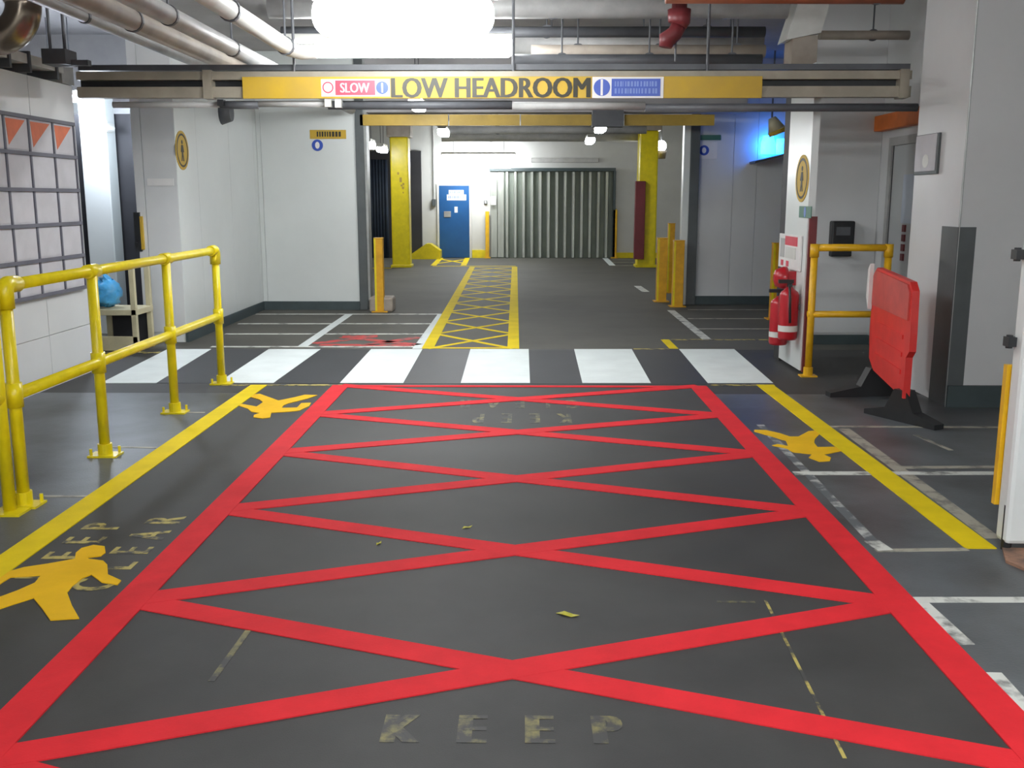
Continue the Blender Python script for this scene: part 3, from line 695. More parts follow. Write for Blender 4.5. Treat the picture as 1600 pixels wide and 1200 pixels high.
# ================================================================== HANDRAILS (left)
HX = -2.475; HR = 0.03
ys = [G(36, 790).y, G(155, 712).y, G(260, 645).y, G(332, 600).y]
ZT, ZM = 1.09, 0.56
hr = empty('handrail', (HX, ys[0], 0), 'yellow tubular handrail with four posts beside the left walkway', 'handrail')
for y in ys:
    ph = part('post', M_HRAIL, hr, lambda b: b.tube([(HX, y, 0.0), (HX, y, ZT)], HR, 16), smooth=True)
    part('base_flange', M_HRAIL, ph, lambda b: (b.box(HX - 0.085, HX + 0.085, y - 0.06, y + 0.06, 0, 0.012), b.tube([(HX, y, 0.01), (HX, y, 0.075)], 0.041, 16)))
    for (dx, dy) in ((-0.068, -0.04), (0.068, 0.04)):
        part('bolt', M_HRAIL, ph, lambda b: b.tube([(HX + dx, y + dy, 0.01), (HX + dx, y + dy, 0.05)], 0.009, 8))
    part('tee_fitting', M_HRAIL, ph, lambda b: (b.tube([(HX, y, ZM - 0.06), (HX, y, ZM + 0.06)], HR + 0.010, 16)), smooth=True)
    if y in (ys[1], ys[2]):
        part('tee_fitting', M_HRAIL, ph, lambda b: b.tube([(HX, y - 0.06, ZT), (HX, y + 0.06, ZT)], HR + 0.010, 16), smooth=True)
part('top_rail', M_HRAIL, hr, lambda b: b.tube([(HX, ys[0], ZT), (HX, ys[3], ZT)], HR, 16), smooth=True)
part('mid_rail', M_HRAIL, hr, lambda b: b.tube([(HX, ys[0], ZM), (HX, ys[3], ZM)], HR, 16), smooth=True)
for y, s in ((ys[0], 1), (ys[3], -1)):
    part('elbow_fitting', M_HRAIL, hr, lambda b: b.tube([(HX, y, ZT - 0.11), (HX, y, ZT - 0.02), (HX, y + s * 0.012, ZT), (HX, y + s * 0.03, ZT + 0.004), (HX, y + s * 0.12, ZT)], HR + 0.011, 16), smooth=True)
# adjoining section towards the camera
y2 = ys[0] - 0.10
h2 = empty('handrail', (HX - 0.02, y2, 0), 'second yellow handrail section cut off at the left edge', 'handrail')
HX2 = HX - 0.02
for y in (y2, y2 - 1.25):
    ph = part('post', M_HRAIL, h2, lambda b: b.tube([(HX2, y, 0), (HX2, y, ZT - 0.02)], HR, 16), smooth=True)
    part('base_flange', M_HRAIL, ph, lambda b: b.box(HX2 - 0.085, HX2 + 0.085, y - 0.085, y + 0.033, 0, 0.012))
part('top_rail', M_HRAIL, h2, lambda b: b.tube([(HX2, y2, ZT - 0.02), (HX2, y2 - 1.25, ZT - 0.02)], HR, 16), smooth=True)
part('mid_rail', M_HRAIL, h2, lambda b: b.tube([(HX2, y2, ZM), (HX2, y2 - 1.25, ZM)], HR, 16), smooth=True)
part('elbow_fitting', M_HRAIL, h2, lambda b: b.tube([(HX2, y2, ZT - 0.13), (HX2, y2, ZT - 0.03), (HX2, y2 - 0.02, ZT - 0.015), (HX2, y2 - 0.12, ZT - 0.02)], HR + 0.011, 16), smooth=True)
# right orange guard rail
g = G(1262, 588); gy = g.y; gx = g.x
gx2 = PY(1388, 400, gy).x; zt = PY(1330, 387, gy).z; zm = PY(1330, 491, gy).z
gr = empty('guard_rail', (gx, gy, 0), 'amber guard rail in front of the reader box', 'handrail')
for x in (gx, gx2):
    ph = part('post', M_ORAIL, gr, lambda b: b.tube([(x, gy, 0), (x, gy, zt)], 0.03, 14), smooth=True)
    part('base_flange', M_ORAIL, ph, lambda b: (b.box(x - 0.07, x + 0.07, gy - 0.05, gy + 0.05, 0, 0.012), b.tube([(x, gy, 0.01), (x, gy, 0.08)], 0.04, 14)))
    part('elbow_fitting', M_ORAIL, ph, lambda b: b.tube([(x, gy, zt - 0.08), (x, gy, zt + 0.03)], 0.038, 14), smooth=True)
part('top_rail', M_ORAIL, gr, lambda b: b.tube([(gx, gy, zt), (gx2, gy, zt)], 0.03, 14), smooth=True)
part('mid_rail', M_ORAIL, gr, lambda b: b.tube([(gx - 0.03, gy, zm), (gx2, gy, zm)], 0.028, 14), smooth=True)

# ================================================================== NOTICE BOARD on the left wall
XN = WLX + 0.03
nb = empty('notice_board', (XN, 7.4, 0.85), 'grid of white notices on the left wall with orange headers', 'notice board')
cols = []
for x in (-75, -28, 18, 56, 93, 125):
    cols.append(PX(x, 330, XN).y)
ztop = PX(100, 192, XN).z; zbot = PX(100, 455, XN).z
rows = [ztop - (ztop - zbot) * k / 5 for k in range(6)]
part('backing', M_PAPER, nb, lambda b: b.box(WLX, XN - 0.006, cols[0], cols[-1], zbot, ztop))
for i in range(len(cols) - 1):
    for j in range(5):
        sh = bx('notice_sheet', M_PAPER, nb, XN - 0.006, XN - 0.002, cols[i] + 0.02, cols[i + 1] - 0.02, rows[j + 1] + 0.025, rows[j] - 0.025)
        if j == 0:
            u0, u1 = cols[i] + 0.03, cols[i + 1] - 0.05
            MB().prism([(XN - 0.002, u0, rows[0] - 0.03), (XN - 0.002, u1, rows[0] - 0.03), (XN - 0.002, u0 + (u1 - u0) * 0.08, rows[1] + 0.05)], (0.0015, 0, 0)).build('orange_triangle', M_OTRI, sh)
for k, z in enumerate(rows):
    bx('rail', M_FRAME, nb, XN - 0.012, XN + 0.012, cols[0] - 0.01, cols[-1] + 0.01, z - 0.014, z + 0.014)
for y in cols:
    bx('divider', M_FRAME, nb, XN - 0.008, XN + 0.005, y - 0.011, y + 0.011, zbot, ztop)

# ================================================================== LEFT SIDE ROOM: cart, bag, yellow handle
t0 = PY(150, 540, 9.65)
cy0, cy1 = 9.65, 10.1
cxl, cxr = PY(140, 500, 9.65).x, PY(214, 500, 9.65).x
ct = empty('cart', ((cxl + cxr) / 2, 9.85, 0), 'cream steel cart in the left side room', 'cart')
zc = lambda y: max(0.0, PY(180, y, 9.65).z)
bx('lower_panel', M_CREAM, ct, cxl, cxr, cy0, cy0 + 0.03, 0.02, zc(526), bevel=0.004)
bx('shelf', M_CREAM, ct, cxl, cxr, cy0, cy1, zc(493), zc(484), bevel=0.004)
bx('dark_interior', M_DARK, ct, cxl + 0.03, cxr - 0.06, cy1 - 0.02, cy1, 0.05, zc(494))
for x in (cxl + 0.02, cxr - 0.03):
    bx('post', M_CREAM, ct, x - 0.025, x + 0.025, cy0, cy0 + 0.05, 0.0, zc(420), bevel=0.004)
    bx('post', M_CREAM, ct, x - 0.025, x + 0.025, cy1 - 0.05, cy1, 0.0, zc(420), bevel=0.004)
bc = PY(165, 460, 9.85)
b = MB(); sph((bc.x, 9.87, zc(484) + 0.145), 0.145, b, 20, 14, 1.0, 0.95, 0.95)
rr = random.Random(5)
b.v = [Vector((p.x + rr.uniform(-.02, .02), p.y + rr.uniform(-.02, .02), max(zc(484) + 0.003, p.z + rr.uniform(-.02, .02)))) for p in b.v]
bag = tag(b.build('plastic_bag', M_BAG, None, smooth=True), 'crumpled blue plastic bag on the cream cart', 'bag')
part('bag_knot', M_BAG, bag, lambda q: q.tube([(bc.x, 9.87, zc(484) + 0.26), (bc.x + 0.01, 9.87, zc(484) + 0.275), (bc.x + 0.03, 9.87, zc(484) + 0.295)], [0.07, 0.04, 0.06], 12), smooth=True)
yh0, yh1 = PY(218, 338, y_bl - 0.02), PY(226, 390, y_bl - 0.02)
e = empty('door_handle_plate', (yh0.x, y_bl, yh1.z), 'yellow strip and dark latch on the pier edge', 'latch')
bx('yellow_strip', M_SIGNY, e, yh0.x, yh1.x, y_bl - 0.03, y_bl, yh1.z, yh0.z, bevel=0.003)
part('dark_latch', M_BLACK, e, lambda b: (b.box(yh0.x - 0.06, yh0.x, y_bl - 0.03, y_bl + 0.03, yh1.z - 0.02, yh0.z + 0.04), b.tube([(yh0.x - 0.04, y_bl - 0.06, yh1.z + 0.06), (yh0.x - 0.04, y_bl - 0.02, yh1.z + 0.06)], 0.018, 10)))

# round pedestrian sign builder
def round_sign(c, u, v, nrm, r, label):
    c = Vector(c); u = Vector(u); v = Vector(v); nrm = Vector(nrm)
    e = empty('round_sign', c, label, 'sign', 'round yellow signs')
    MB().prism(disc_poly(c, r, r, u, v), nrm * 0.006).build('sign_disc', M_SIGNY, e, tri=True)
    ring = disc_poly(c + nrm * 0.006, r * 0.86, r * 0.86, u, v); inn = disc_poly(c + nrm * 0.006, r * 0.76, r * 0.76, u, v)
    b = MB(); n = len(ring)
    for k in range(n):
        b.prism([ring[k], ring[(k+1) % n], inn[(k+1) % n], inn[k]], nrm * 0.002)
    b.build('black_ring', M_INK, e)
    P = lambda a, d: c + nrm * 0.006 + u * (a * r) + v * (d * r)
    b = MB(); b.prism(disc_poly(P(0, 0.42), r * 0.11, r * 0.11, u, v, 14), nrm * 0.002)
    b.prism([P(-0.13, 0.28), P(0.13, 0.28), P(0.24, -0.08), P(0.16, -0.1), P(0.1, 0.08), P(0.12, -0.2), P(0.2, -0.55), P(0.08, -0.55), P(0, -0.25), P(-0.08, -0.55), P(-0.2, -0.55), P(-0.12, -0.2), P(-0.1, 0.08), P(-0.16, -0.1), P(-0.24, -0.08)], nrm * 0.002)
    b.build('figure_symbol', M_INK, e, tri=True)
s1 = PX(284, 235, WBX)
round_sign(s1, (0, 1, 0), (0, 0, 1), (1, 0, 0), 0.20, 'round yellow pedestrian sign on the left white pier')
s2 = PX(1254, 279, XP)
round_sign(s2, (0, -1, 0), (0, 0, 1), (-1, 0, 0), 0.20, 'round yellow sign on the fire pillar')
# yellow notice on left return wall
YW = 13.55 - 0.012
def wy(x, y): return PY(x, y, YW)
p0, p1 = wy(484, 203), wy(541, 217)
e = empty('warning_notice', ((p0.x + p1.x) / 2, YW, wy(497, 237).z), 'small yellow notice with blue disc on the left wall', 'sign')
bx('yellow_plate', M_SIGNY, e, p0.x, p1.x, YW - 0.005, YW, p1.z, p0.z)
def ws(b):
    r3 = random.Random(4); x = 495
    while x < 530:
        w = r3.uniform(2, 4); b.box(wy(x, 210).x, wy(x + w, 210).x, YW - 0.007, YW - 0.005, wy(0, 214).z, wy(0, 206).z); x += w + 1.5
part('print', M_INK, e, ws)
cb = wy(496, 227)
MB().prism(disc_poly((cb.x, YW, cb.z), 0.075, 0.075, (1, 0, 0), (0, 0, 1)), (0, -0.005, 0)).build('blue_disc', M_BSIGN, e, tri=True)
MB().prism(disc_poly((cb.x, YW - 0.005, cb.z), 0.03, 0.045, (1, 0, 0), (0, 0, 1), 14), (0, -0.002, 0)).build('white_symbol', M_WSIGN, e, tri=True)
# glare painted as a pale plate on pier front, and dome at top
p0, p1 = PY(230, 279, y_bl), PY(272, 290, y_bl)
tag(bx('painted_glare', M_WSIGN, None, p0.x, p1.x, y_bl - 0.006, y_bl, p1.z, p0.z), 'small painted glare on the grey face of the left pier', 'label')
p0 = PX(346, 172, WBX)
o = MB(); o.tube([(WBX, p0.y, p0.z - 0.03), (WBX + 0.12, p0.y, p0.z - 0.03)], [0.14, 0.1], 16)
tag(o.build('wall_speaker', M_PIPED, None, smooth=True), 'dark round speaker high on the left white pier', 'speaker')

# ================================================================== FAR BAY
# yellow columns
def ycol(x0, x1, base_y, top_y, label):
    a, b_ = G(x0, base_y), G(x1, base_y); Y = a.y; zt = PY(x0, top_y, Y).z
    e = empty('yellow_column', ((a.x + b_.x) / 2, Y, 0), label, 'column', 'yellow columns')
    w = b_.x - a.x
    bx('shaft', M_HRAIL, e, a.x, b_.x, Y, Y + w, 0, zt, bevel=0.03)
    bx('column_head', M_PIPEB, e, a.x - 0.06, b_.x + 0.06, Y - 0.06, Y + w + 0.06, zt, CEIL_Z, bevel=0.02)
    bx('plinth', M_HRAIL, e, a.x - 0.03, b_.x + 0.03, Y - 0.03, Y + w + 0.03, 0, 0.06, bevel=0.01)
    return e, a.x, b_.x, Y, zt
e, ax_, bx_, Y, zt = ycol(613, 641, 418, 214, 'left yellow column in the far bay')
def scuff(b):
    rr = random.Random(2)
    for k in range(6):
        x = (ax_ + bx_) / 2 + rr.uniform(-0.05, 0.07); z = PY(625, 290 + rr.uniform(-18, 14), Y).z
        b.box(x, x + rr.uniform(0.02, 0.06), Y - 0.004, Y, z, z + rr.uniform(0.03, 0.1))
part('scuff_patch', M_BEAMY, e, scuff)
e, ax_, bx_, Y, zt = ycol(995, 1024, 418, 204, 'right yellow column with maroon pipe guard')
m0, m1 = PY(993, 283, Y - 0.12), PY(1006, 405, Y - 0.12)
bx('pipe_guard', M_MAR, e, m0.x, m1.x, Y - 0.14, Y - 0.002, m1.z, m0.z, bevel=0.01)
# dark curtain/shutter back left
def bk(x, y): return PY(x, y, YB)
struct('wall_back_dark', M_DARK, 'dark shutter beside the left yellow column', 'shutter', bk(560, 300).x, bk(659, 300).x, YB - 0.1, YB, 0, bk(600, 236).z)
sh0 = bk(579, 400)
e = empty('parked_curtain', (bk(592, 400).x, YB - 0.3, 0), 'dark blue hanging curtain behind the left yellow column', 'curtain')
M_NAVY = mat('navy_fabric', srgb(34, 46, 62), 0.7, var=0.2, scale=3)
for k in range(7):
    x0 = bk(578 + k * 4.6, 300).x
    part('fold', M_NAVY, e, lambda b: b.tube([(x0, YB - 0.3, 0.02), (x0, YB - 0.3, bk(600, 250).z)], 0.055, 8), smooth=True)
# blue door
d0, d1 = bk(686, 290), bk(734, 399)
dd = tag(bx('door_2', M_DOORB, None, d0.x, d1.x, YB - 0.06, YB, 0.01, d0.z, bevel=0.005), 'blue door in the back wall', 'door', kind='structure')
bx('door_jamb', M_PIPEW, dd, d0.x - 0.05, d0.x, YB - 0.05, YB, 0, d0.z + 0.05)
bx('door_jamb', M_PIPEW, dd, d1.x, d1.x + 0.05, YB - 0.05, YB, 0, d0.z + 0.05)
bx('door_head', M_PIPEW, dd, d0.x, d1.x, YB - 0.05, YB, d0.z, d0.z + 0.05)
q0, q1 = bk(696, 297), bk(726, 314)
def dsign(b):
    b.box(bk(698, 0).x, bk(722, 0).x, YB - 0.068, YB - 0.06, bk(0, 304).z, bk(0, 297).z)
    b.box(bk(695, 0).x, bk(726, 0).x, YB - 0.068, YB - 0.06, bk(0, 313).z, bk(0, 304).z)
part('white_notice', M_WSIGN, dd, dsign)
def dstrokes(b):
    r3 = random.Random(9)
    for ya_, yb2, xs0, xs1 in ((299, 302, 700, 720), (306, 310, 697, 724)):
        x = xs0
        while x < xs1 - 2:
            w = r3.uniform(1, 2.2); b.box(bk(x, 0).x, bk(x + w, 0).x, YB - 0.070, YB - 0.068, bk(0, yb2).z, bk(0, ya_).z); x += w + 0.9
part('faint_print', M_PALEB, dd, dstrokes)
bx('handle_plate', M_STEEL, dd, bk(690, 0).x, bk(701, 0).x, YB - 0.08, YB - 0.06, bk(0, 339).z, bk(0, 330).z, bevel=0.004)
part('small_notice', M_WSIGN, dd, lambda b: b.box(bk(707, 0).x, bk(712, 0).x, YB - 0.067, YB - 0.06, bk(0, 332).z, bk(0, 323).z))
# yellow skirtings and plinth
tag(bx('baseboard_back', M_HRAIL, None, bk(735, 0).x, bk(763, 0).x, YB - 0.06, YB, 0, bk(0, 390).z), 'yellow skirting right of the blue door', 'skirting', kind='structure')
tag(bx('baseboard_back_right', M_HRAIL, None, bk(964, 0).x, bk(1060, 0).x, YB - 0.06, YB, 0, bk(0, 394).z), 'yellow skirting right of the ribbed shutter', 'skirting', kind='structure')
k0, k1 = bk(641, 0).x, bk(686, 0).x
o = MB(); zp = bk(0, 379).z
o.prism([(k0 - 0.1, YB - 0.62, 0), (k1, YB - 0.62, 0), (k1, YB - 0.62, zp * 0.55), (k1 - 0.25, YB - 0.62, zp), (k0 + 0.35, YB - 0.62, zp), (k0 - 0.1, YB - 0.62, zp * 0.2)], (0, 0.5, 0))
tag(o.build('yellow_plinth', M_HRAIL, None, tri=True, bevel=0.0), 'sloping yellow plinth left of the blue door', 'plinth')
# yellow guards beside the shutter
for x0, x1, y0, lab in ((757, 763, 330, 'thin yellow guard left of the ribbed shutter'), (963, 970, 327, 'thin yellow guard right of the ribbed shutter')):
    e = empty('yellow_guard', (bk(x0, 0).x, YB - 0.2, 0), lab, 'guard', 'thin yellow guards')
    bx('guard_post', M_ORAIL, e, bk(x0, 0).x, bk(x1, 0).x, YB - 0.18, YB - 0.06, 0, bk(0, y0).z, bevel=0.008)
    bx('guard_foot', M_ORAIL, e, bk(x0, 0).x - 0.03, bk(x1, 0).x + 0.03, YB - 0.21, YB - 0.06, 0, 0.03)
# ribbed concertina shutter
sx0, sx1 = bk(765, 0).x, bk(963, 0).x; sz = bk(0, 268).z
shd = tag(bx('door_3', M_SHUTB, None, sx0, sx1, YB - 0.03, YB, 0, sz + 0.05), 'ribbed steel concertina shutter in the back wall', 'shutter', kind='structure')
bx('flat_leaf', M_SHUT, shd, sx0 + 0.01, bk(776, 0).x, YB - 0.09, YB - 0.03, 0.02, sz - 0.02, bevel=0.004)
bx('flat_leaf', M_SHUT, shd, bk(777, 0).x, bk(787, 0).x, YB - 0.11, YB - 0.03, 0.02, sz - 0.02, bevel=0.004)
NS = 13
ss0 = bk(789, 0).x
pit = (sx1 - ss0) / NS
for k in range(NS):
    a = ss0 + k * pit
    MB().prism([(a, YB - 0.03, 0.02), (a + pit * 0.10, YB - 0.17, 0.02), (a + pit * 0.36, YB - 0.17, 0.02), (a + pit * 0.52, YB - 0.03, 0.02)], (0, 0, sz - 0.04)).build('slat', M_SHUT, shd, tri=True)
bx('head_rail', M_SKIRT, shd, sx0 - 0.02, sx1 + 0.05, YB - 0.2, YB - 0.02, sz, sz + 0.08)
bx('jamb', M_SKIRT, shd, sx1, sx1 + 0.06, YB - 0.18, YB, 0, sz)
bx('lock_box', M_WSIGN, shd, bk(766, 0).x, bk(774, 0).x, YB - 0.18, YB - 0.155, bk(0, 320).z, bk(0, 307).z)
# small wall bits
e = tag(bx('call_box', M_GUARD, None, bk(671, 0).x, bk(677, 0).x, YB - 0.1, YB, bk(0, 322).z, bk(0, 311).z, bevel=0.01), 'small dark call box left of the blue door', 'box')
part('conduit', M_PIPE, e, lambda b: b.tube([(bk(674, 0).x, YB - 0.04, bk(0, 311).z), (bk(674, 0).x, YB - 0.04, CEIL_Z)], 0.02, 8))
e = tag(bx('switch_box', M_GUARD, None, bk(755, 0).x, bk(760, 0).x, YB - 0.06, YB, bk(0, 319).z, bk(0, 313).z, bevel=0.008), 'small switch right of the blue door', 'switch')
bx('rocker', M_WSIGN, e, bk(756.5, 0).x, bk(758.5, 0).x, YB - 0.07, YB - 0.06, bk(0, 318).z, bk(0, 314).z)
# far ceiling services
for (y, Y, r, x0, x1, m, lab) in ((203, 18.5, 0.07, 700, 1010, M_PIPE, 'grey far crosswise duct under the ceiling'), (214, 22.5, 0.10, 690, 1000, M_PIPE, 'farther grey crosswise duct near the back wall')):
    a, b_ = PY(x0, y, Y), PY(x1, y, Y)
    pipe('far_duct', m, [(a.x, Y, a.z), (b_.x, Y, b_.z)], r, lab, 'duct', 'far ducts', clips=[((a.x + (b_.x - a.x) * k, Y, a.z), r + 0.01) for k in (0.25, 0.75)])
p0, p1 = bk(830, 247), bk(935, 254)
tag(bx('wall_trunking', M_PIPE, None, p0.x, p1.x, YB - 0.08, YB, p1.z, p0.z, bevel=0.01), 'grey trunking strip above the ribbed shutter', 'trunking')
# guard posts
def gpost(x0, x1, yb, yt, label, foot=False, m=M_OPOST):
    a, b_ = G(x0, yb), G(x1, yb); Y = a.y; w = b_.x - a.x; zt = PY(x0, yt, Y).z
    e = empty('guard_post', ((a.x + b_.x) / 2, Y, 0), label, 'post', 'yellow guard posts')
    bx('upright', m, e, a.x, b_.x, Y, Y + w * 1.1, 0, zt, bevel=0.008)
    bx('cap', m, e, a.x - 0.004, b_.x + 0.004, Y - 0.004, Y + w * 1.1 + 0.004, zt, zt + 0.012)
    bx('edge_strip', M_HRAIL, e, a.x - 0.003, a.x + 0.022, Y - 0.005, Y, 0.02, zt)
    if foot:
        bx('base_block', M_PIPEB, e, a.x - 0.09, b_.x + 0.12, Y + 0.02, Y + 0.32, 0, 0.20, bevel=0.03)
        bx('base_plate', m, e, a.x - 0.05, b_.x + 0.05, Y - 0.03, Y + 0.2, 0, 0.015)
    else:
        bx('base_plate', m, e, a.x - 0.04, b_.x + 0.04, Y - 0.03, Y + 0.18, 0, 0.015)
gpost(587, 600, 488, 373, 'amber guard post at the end of the left white wall', True)
gpost(1026, 1041, 472, 373, 'left amber guard post of the pair by the recess')
gpost(1051, 1067, 480, 377, 'right amber guard post by the recess corner')
gpost(1042, 1052, 458, 350, 'taller dull amber post behind the pair')
gpost(1204, 1218, 500, 381, 'yellow post behind the fire extinguishers')
# sign in recess
YRc = 14.32 - 0.012
p0, p1 = PY(1086, 222, YRc), PY(1120, 248, YRc)
e = empty('recess_notice', ((p0.x + p1.x) / 2, YRc, p1.z), 'pale notice with blue disc on the recess wall', 'sign')
bx('plate', M_WSIGN, e, p0.x, p1.x, YRc - 0.005, YRc, p1.z, p0.z)
cb = PY(1100, 235, YRc)
MB().prism(disc_poly((cb.x, YRc - 0.005, cb.z), 0.07, 0.07, (1, 0, 0), (0, 0, 1)), (0, -0.003, 0)).build('blue_disc', M_BSIGN, e, tri=True)
MB().prism(disc_poly((cb.x, YRc - 0.008, cb.z), 0.03, 0.04, (1, 0, 0), (0, 0, 1), 14), (0, -0.002, 0)).build('white_symbol', M_WSIGN, e, tri=True)
p0, p1 = PY(1088, 211, YRc), PY(1126, 219, YRc)
tag(bx('green_strip_sign', M_GSIGN, None, p0.x, p1.x, YRc - 0.02, YRc, p1.z, p0.z, bevel=0.004), 'thin green strip above the recess notice', 'sign')

# ================================================================== FIRE POINT on the right pillar
p0, p1 = PX(1250, 322, XP), PX(1268, 341, XP)
e = tag(bx('exit_sign', M_GSIGN, None, XP - 0.006, XP, p1.y, p0.y, p1.z, p0.z), 'small green sign under the round yellow sign', 'sign')
MB().prism(disc_poly((XP - 0.006, (p0.y + p1.y) / 2, (p0.z + p1.z) / 2), 0.03, 0.045, (0, 1, 0), (0, 0, 1), 12), (-0.002, 0, 0)).build('white_symbol', M_PALEB, e, tri=True)
zt_, zb_ = PX(1250, 370, XP).z, PX(1250, 424, XP).z
fn = empty('fire_notice', (XP, 8.9, zb_), 'white and red fire notice above the extinguishers', 'sign')
bx('plate', M_WSIGN, fn, XP - 0.02, XP - 0.003, 8.62, 9.34, zb_, zt_ + 0.01, bevel=0.003)
bx('red_header', M_RSIGN, fn, XP - 0.024, XP - 0.02, 8.72, 9.12, zt_ - 0.085, zt_ - 0.005)
bx('blue_column', M_PIPE, fn, XP - 0.024, XP - 0.02, 9.14, 9.28, zt_ - 0.2, zt_ - 0.03)
bx('grey_text_block', M_PIPEW, fn, XP - 0.024, XP - 0.02, 8.76, 9.1, zt_ - 0.2, zt_ - 0.1)
for y in (9.2, 9.02):
    bx('red_symbol', M_RSIGN, fn, XP - 0.024, XP - 0.02, y - 0.04, y + 0.04, zb_ + 0.02, zb_ + 0.07)
def extinguisher(y, zb, h, r, label):
    x = XP - r - 0.012
    e = empty('fire_extinguisher', (x, y, zb), label, 'extinguisher', 'fire extinguishers')
    part('cylinder', M_EXT, e, lambda b: b.tube([(x, y, zb), (x, y, zb + 0.02), (x, y, zb + h * 0.74), (x, y, zb + h * 0.80), (x, y, zb + h * 0.84), (x, y, zb + h * 0.88)], [r * 0.9, r, r, r * 0.85, r * 0.5, r * 0.3], 20), smooth=True)
    part('valve_head', M_BLACK, e, lambda b: (b.tube([(x, y, zb + h * 0.88), (x, y, zb + h * 0.95)], 0.022, 10), b.box(x - 0.1, x + 0.03, y - 0.015, y + 0.015, zb + h * 0.94, zb + h)))
    part('hose', M_BLACK, e, lambda b: b.tube([(x, y - 0.02, zb + h * 0.92), (x - 0.02, y - r * 0.9, zb + h * 0.88), (x - 0.02, y - r - 0.02, zb + h * 0.7), (x - 0.01, y - r - 0.02, zb + h * 0.3)], 0.011, 8), smooth=True)
    part('label_band', M_PIPEW, e, lambda b: b.tube([(x, y, zb + h * 0.14), (x, y, zb + h * 0.24)], r + 0.0015, 20, cap=False), smooth=True)
    part('wall_bracket', M_GUARD, e, lambda b: b.box(x + r * 0.6, XP - 0.001, y - 0.03, y + 0.03, zb + h * 0.5, zb + h * 0.58))
    return e
extinguisher(8.62, 0.29, 0.52, 0.082, 'nearer red fire extinguisher on the white pillar')
extinguisher(8.93, 0.20, 0.5, 0.082, 'farther red fire extinguisher on the white pillar')
bc_ = PY(1219, 432, 9.0)
e = empty('alarm_bell', (XP, 9.0, bc_.z), 'red alarm bell above the extinguishers', 'bell')
part('gong', M_EXT, e, lambda b: b.tube([(XP - 0.18, 8.85, bc_.z), (XP - 0.16, 8.85, bc_.z), (XP - 0.10, 8.85, bc_.z), (XP - 0.07, 8.85, bc_.z)], [0.03, 0.075, 0.10, 0.10], 18), smooth=True)
part('back_box', M_EXT, e, lambda b: b.box(XP - 0.07, XP, 8.78, 8.92, bc_.z - 0.06, bc_.z + 0.06))
# black reader box
p0, p1 = PY(1296, 345, YR - 0.012), PY(1329, 383, YR - 0.012)
rd = tag(bx('reader_box', M_BLACK, None, p0.x, p1.x, YR - 0.13, YR - 0.012, p1.z, p0.z, bevel=0.015), 'black reader box on the grey wall', 'box')
bx('screen', M_PIPED, rd, p0.x + 0.04, p1.x - 0.05, YR - 0.134, YR - 0.13, (p0.z + p1.z) / 2 - 0.02, p0.z - 0.06)
zl = PY(1310, 400, YR).z
part('lower_handset', M_BLACK, rd, lambda b: b.box(p0.x + 0.01, p1.x - 0.01, YR - 0.1, YR - 0.012, zl, zl + 0.06), bevel=0.01)
# hygiene notice on the column lane face
e = empty('column_notice', (XC, 7.75, 1.75), 'white framed notice on the large right column', 'sign')
q0, q1 = PX(1431, 232, XC - 0.01), PX(1464, 281, XC - 0.01)
ya_, yb2 = q1.y, min(q0.y, 8.0)
zt2, zb2 = 1.98, 1.68
bx('frame', M_GUARD, e, XC - 0.02, XC, ya_, yb2 + 0.02, zb2, zt2, bevel=0.003)
bx('sheet', M_PAPER, e, XC - 0.024, XC - 0.02, ya_ + 0.03, yb2 + 0.0, zb2 + 0.025, zt2 - 0.005)
MB().prism(disc_poly((XC - 0.024, (ya_ + yb2) / 2, zb2 + 0.1), 0.06, 0.05, (0, 1, 0), (0, 0, 1), 14), (-0.001, 0, 0)).build('faint_symbol', M_PIPEW, e, tri=True)

# ================================================================== RED BARRIER
Na, Fb = Vector((2.585, 6.55, 0)), Vector((2.72, 7.68, 0))
dv = (Fb - Na).normalized(); nv = Vector((-dv.y, dv.x, 0)); Lb = (Fb - Na).length
br = empty('safety_barrier', (Na + Fb) / 2, 'red plastic safety barrier on black feet by the large column', 'barrier')
def bp(s, z, t=0.0): return Na + dv * s + nv * t + Vector((0, 0, z))
outline = [(0.05, 0.17), (0.05, 0.45), (-0.02, 0.5), (-0.02, 0.62), (0.0, 0.9), (0.08, 0.955), (Lb - 0.10, 0.985), (Lb, 0.93), (Lb + 0.02, 0.5), (Lb - 0.02, 0.28), (Lb - 0.18, 0.21)]
MB().prism([bp(s, z, -0.02) for s, z in outline], nv * 0.045).build('panel', M_BARR, br, tri=True)
MB().prism([bp(s, z, 0.025) for s, z in ((0.04, 0.70), (0.04, 0.89), (0.1, 0.935), (Lb - 0.11, 0.965), (Lb - 0.04, 0.92), (Lb - 0.04, 0.70))], nv * 0.012).build('reflective_board', M_BARRL, br, tri=True)
MB().prism([bp(s, z, 0.03) for s, z in ((Lb - 0.02, 0.66), (Lb + 0.06, 0.75), (Lb + 0.05, 0.96), (Lb - 0.02, 1.01))], nv * 0.03).build('white_tab', M_WSIGN, br, tri=True)
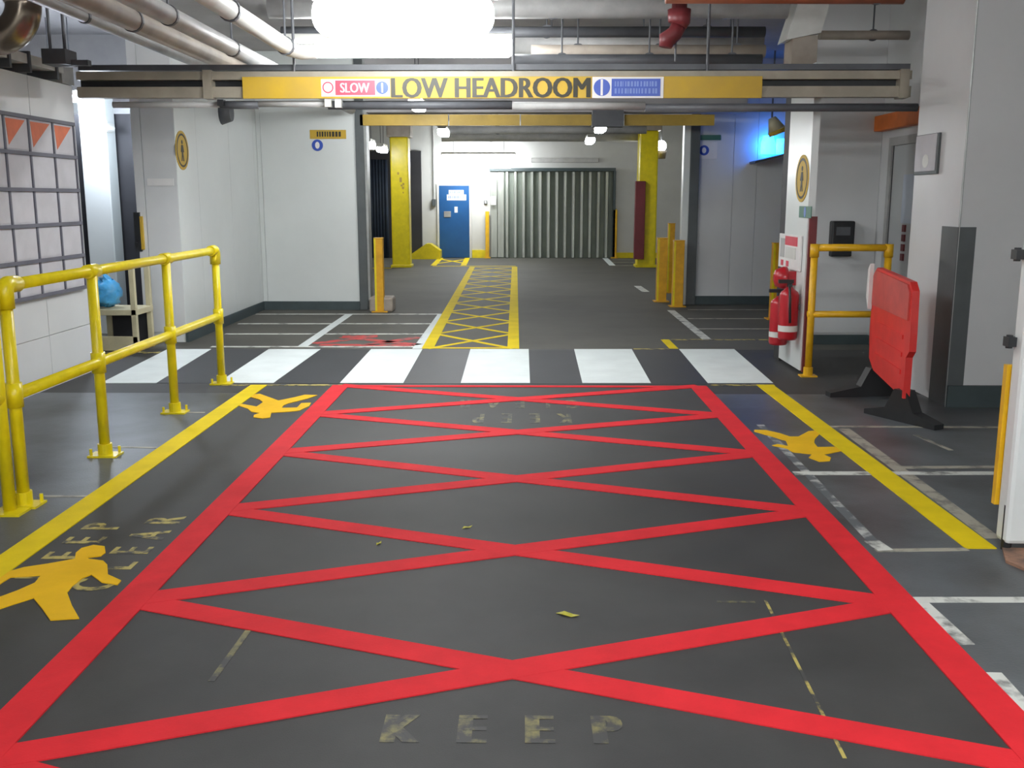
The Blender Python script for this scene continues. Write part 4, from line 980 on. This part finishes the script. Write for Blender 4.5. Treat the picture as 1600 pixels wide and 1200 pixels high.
for k in range(3):
    z = 0.32 + k * 0.12
    MB().prism([bp(s, zz_, 0.025) for s, zz_ in ((0.15, z), (Lb - 0.2, z), (Lb - 0.2, z + 0.03), (0.15, z + 0.03))], nv * 0.008).build('rib', M_BARR, br, tri=True)
def foot(s, ang, ext):
    c = bp(s, 0); f = Vector((math.cos(ang), math.sin(ang), 0)); n = Vector((-f.y, f.x, 0)) * 0.045
    pr = [(-0.30 * ext, 0), (-0.30 * ext, 0.035), (-0.12, 0.08), (-0.05, 0.22), (0.05, 0.22), (0.12, 0.08), (0.30, 0.035), (0.30, 0)]
    MB().prism([c + f * a - n + Vector((0, 0, z)) for a, z in pr], n * 2).build('foot', M_BLACK, br, tri=True)
foot(0.12, math.radians(-62), 1.0)
foot(Lb - 0.12, math.radians(6), 1.2)

# ================================================================== NEAR RIGHT GATE POST
gp = G(1569, 862)
gp_x, gp_y = gp.x, gp.y
e = empty('gate_post', (gp_x + 0.2, gp_y + 0.1, 0), 'white gate post cut off at the right edge with rusty foot', 'post')
bx('leaf', M_PANEL, e, gp_x, gp_x + 0.6, gp_y, gp_y + 0.1, 0.03, 3.0, bevel=0.02)
part('pivot', M_BLACK, e, lambda b: b.tube([(gp_x + 0.02, gp_y + 0.03, 0), (gp_x + 0.02, gp_y + 0.03, 0.2)], 0.022, 10))
part('edge_guard', M_ORAIL, e, lambda b: b.box(gp_x - 0.012, gp_x + 0.03, gp_y + 0.1, gp_y + 0.13, 0.18, 0.8))
for y in (398, 535):
    z = PY(1585, y, gp_y + 0.06).z
    part('hinge_lug', M_BLACK, e, lambda b: (b.box(gp_x - 0.035, gp_x + 0.02, gp_y + 0.06, gp_y + 0.11, z - 0.02, z + 0.02), b.tube([(gp_x - 0.02, gp_y + 0.085, z - 0.028), (gp_x - 0.02, gp_y + 0.085, z + 0.028)], 0.014, 10)))
r0 = G(1558, 880); 
part('rusty_floor_plate', M_RUST, e, lambda b: b.prism([(gp_x - 0.06, gp_y - 0.14, 0.001), (gp_x + 0.02, gp_y - 0.36, 0.001), (gp_x + 0.5, gp_y - 0.45, 0.001), (gp_x + 0.55, gp_y - 0.02, 0.001), (gp_x + 0.0, gp_y + 0.02, 0.001)], (0, 0, 0.012)), tri=True)
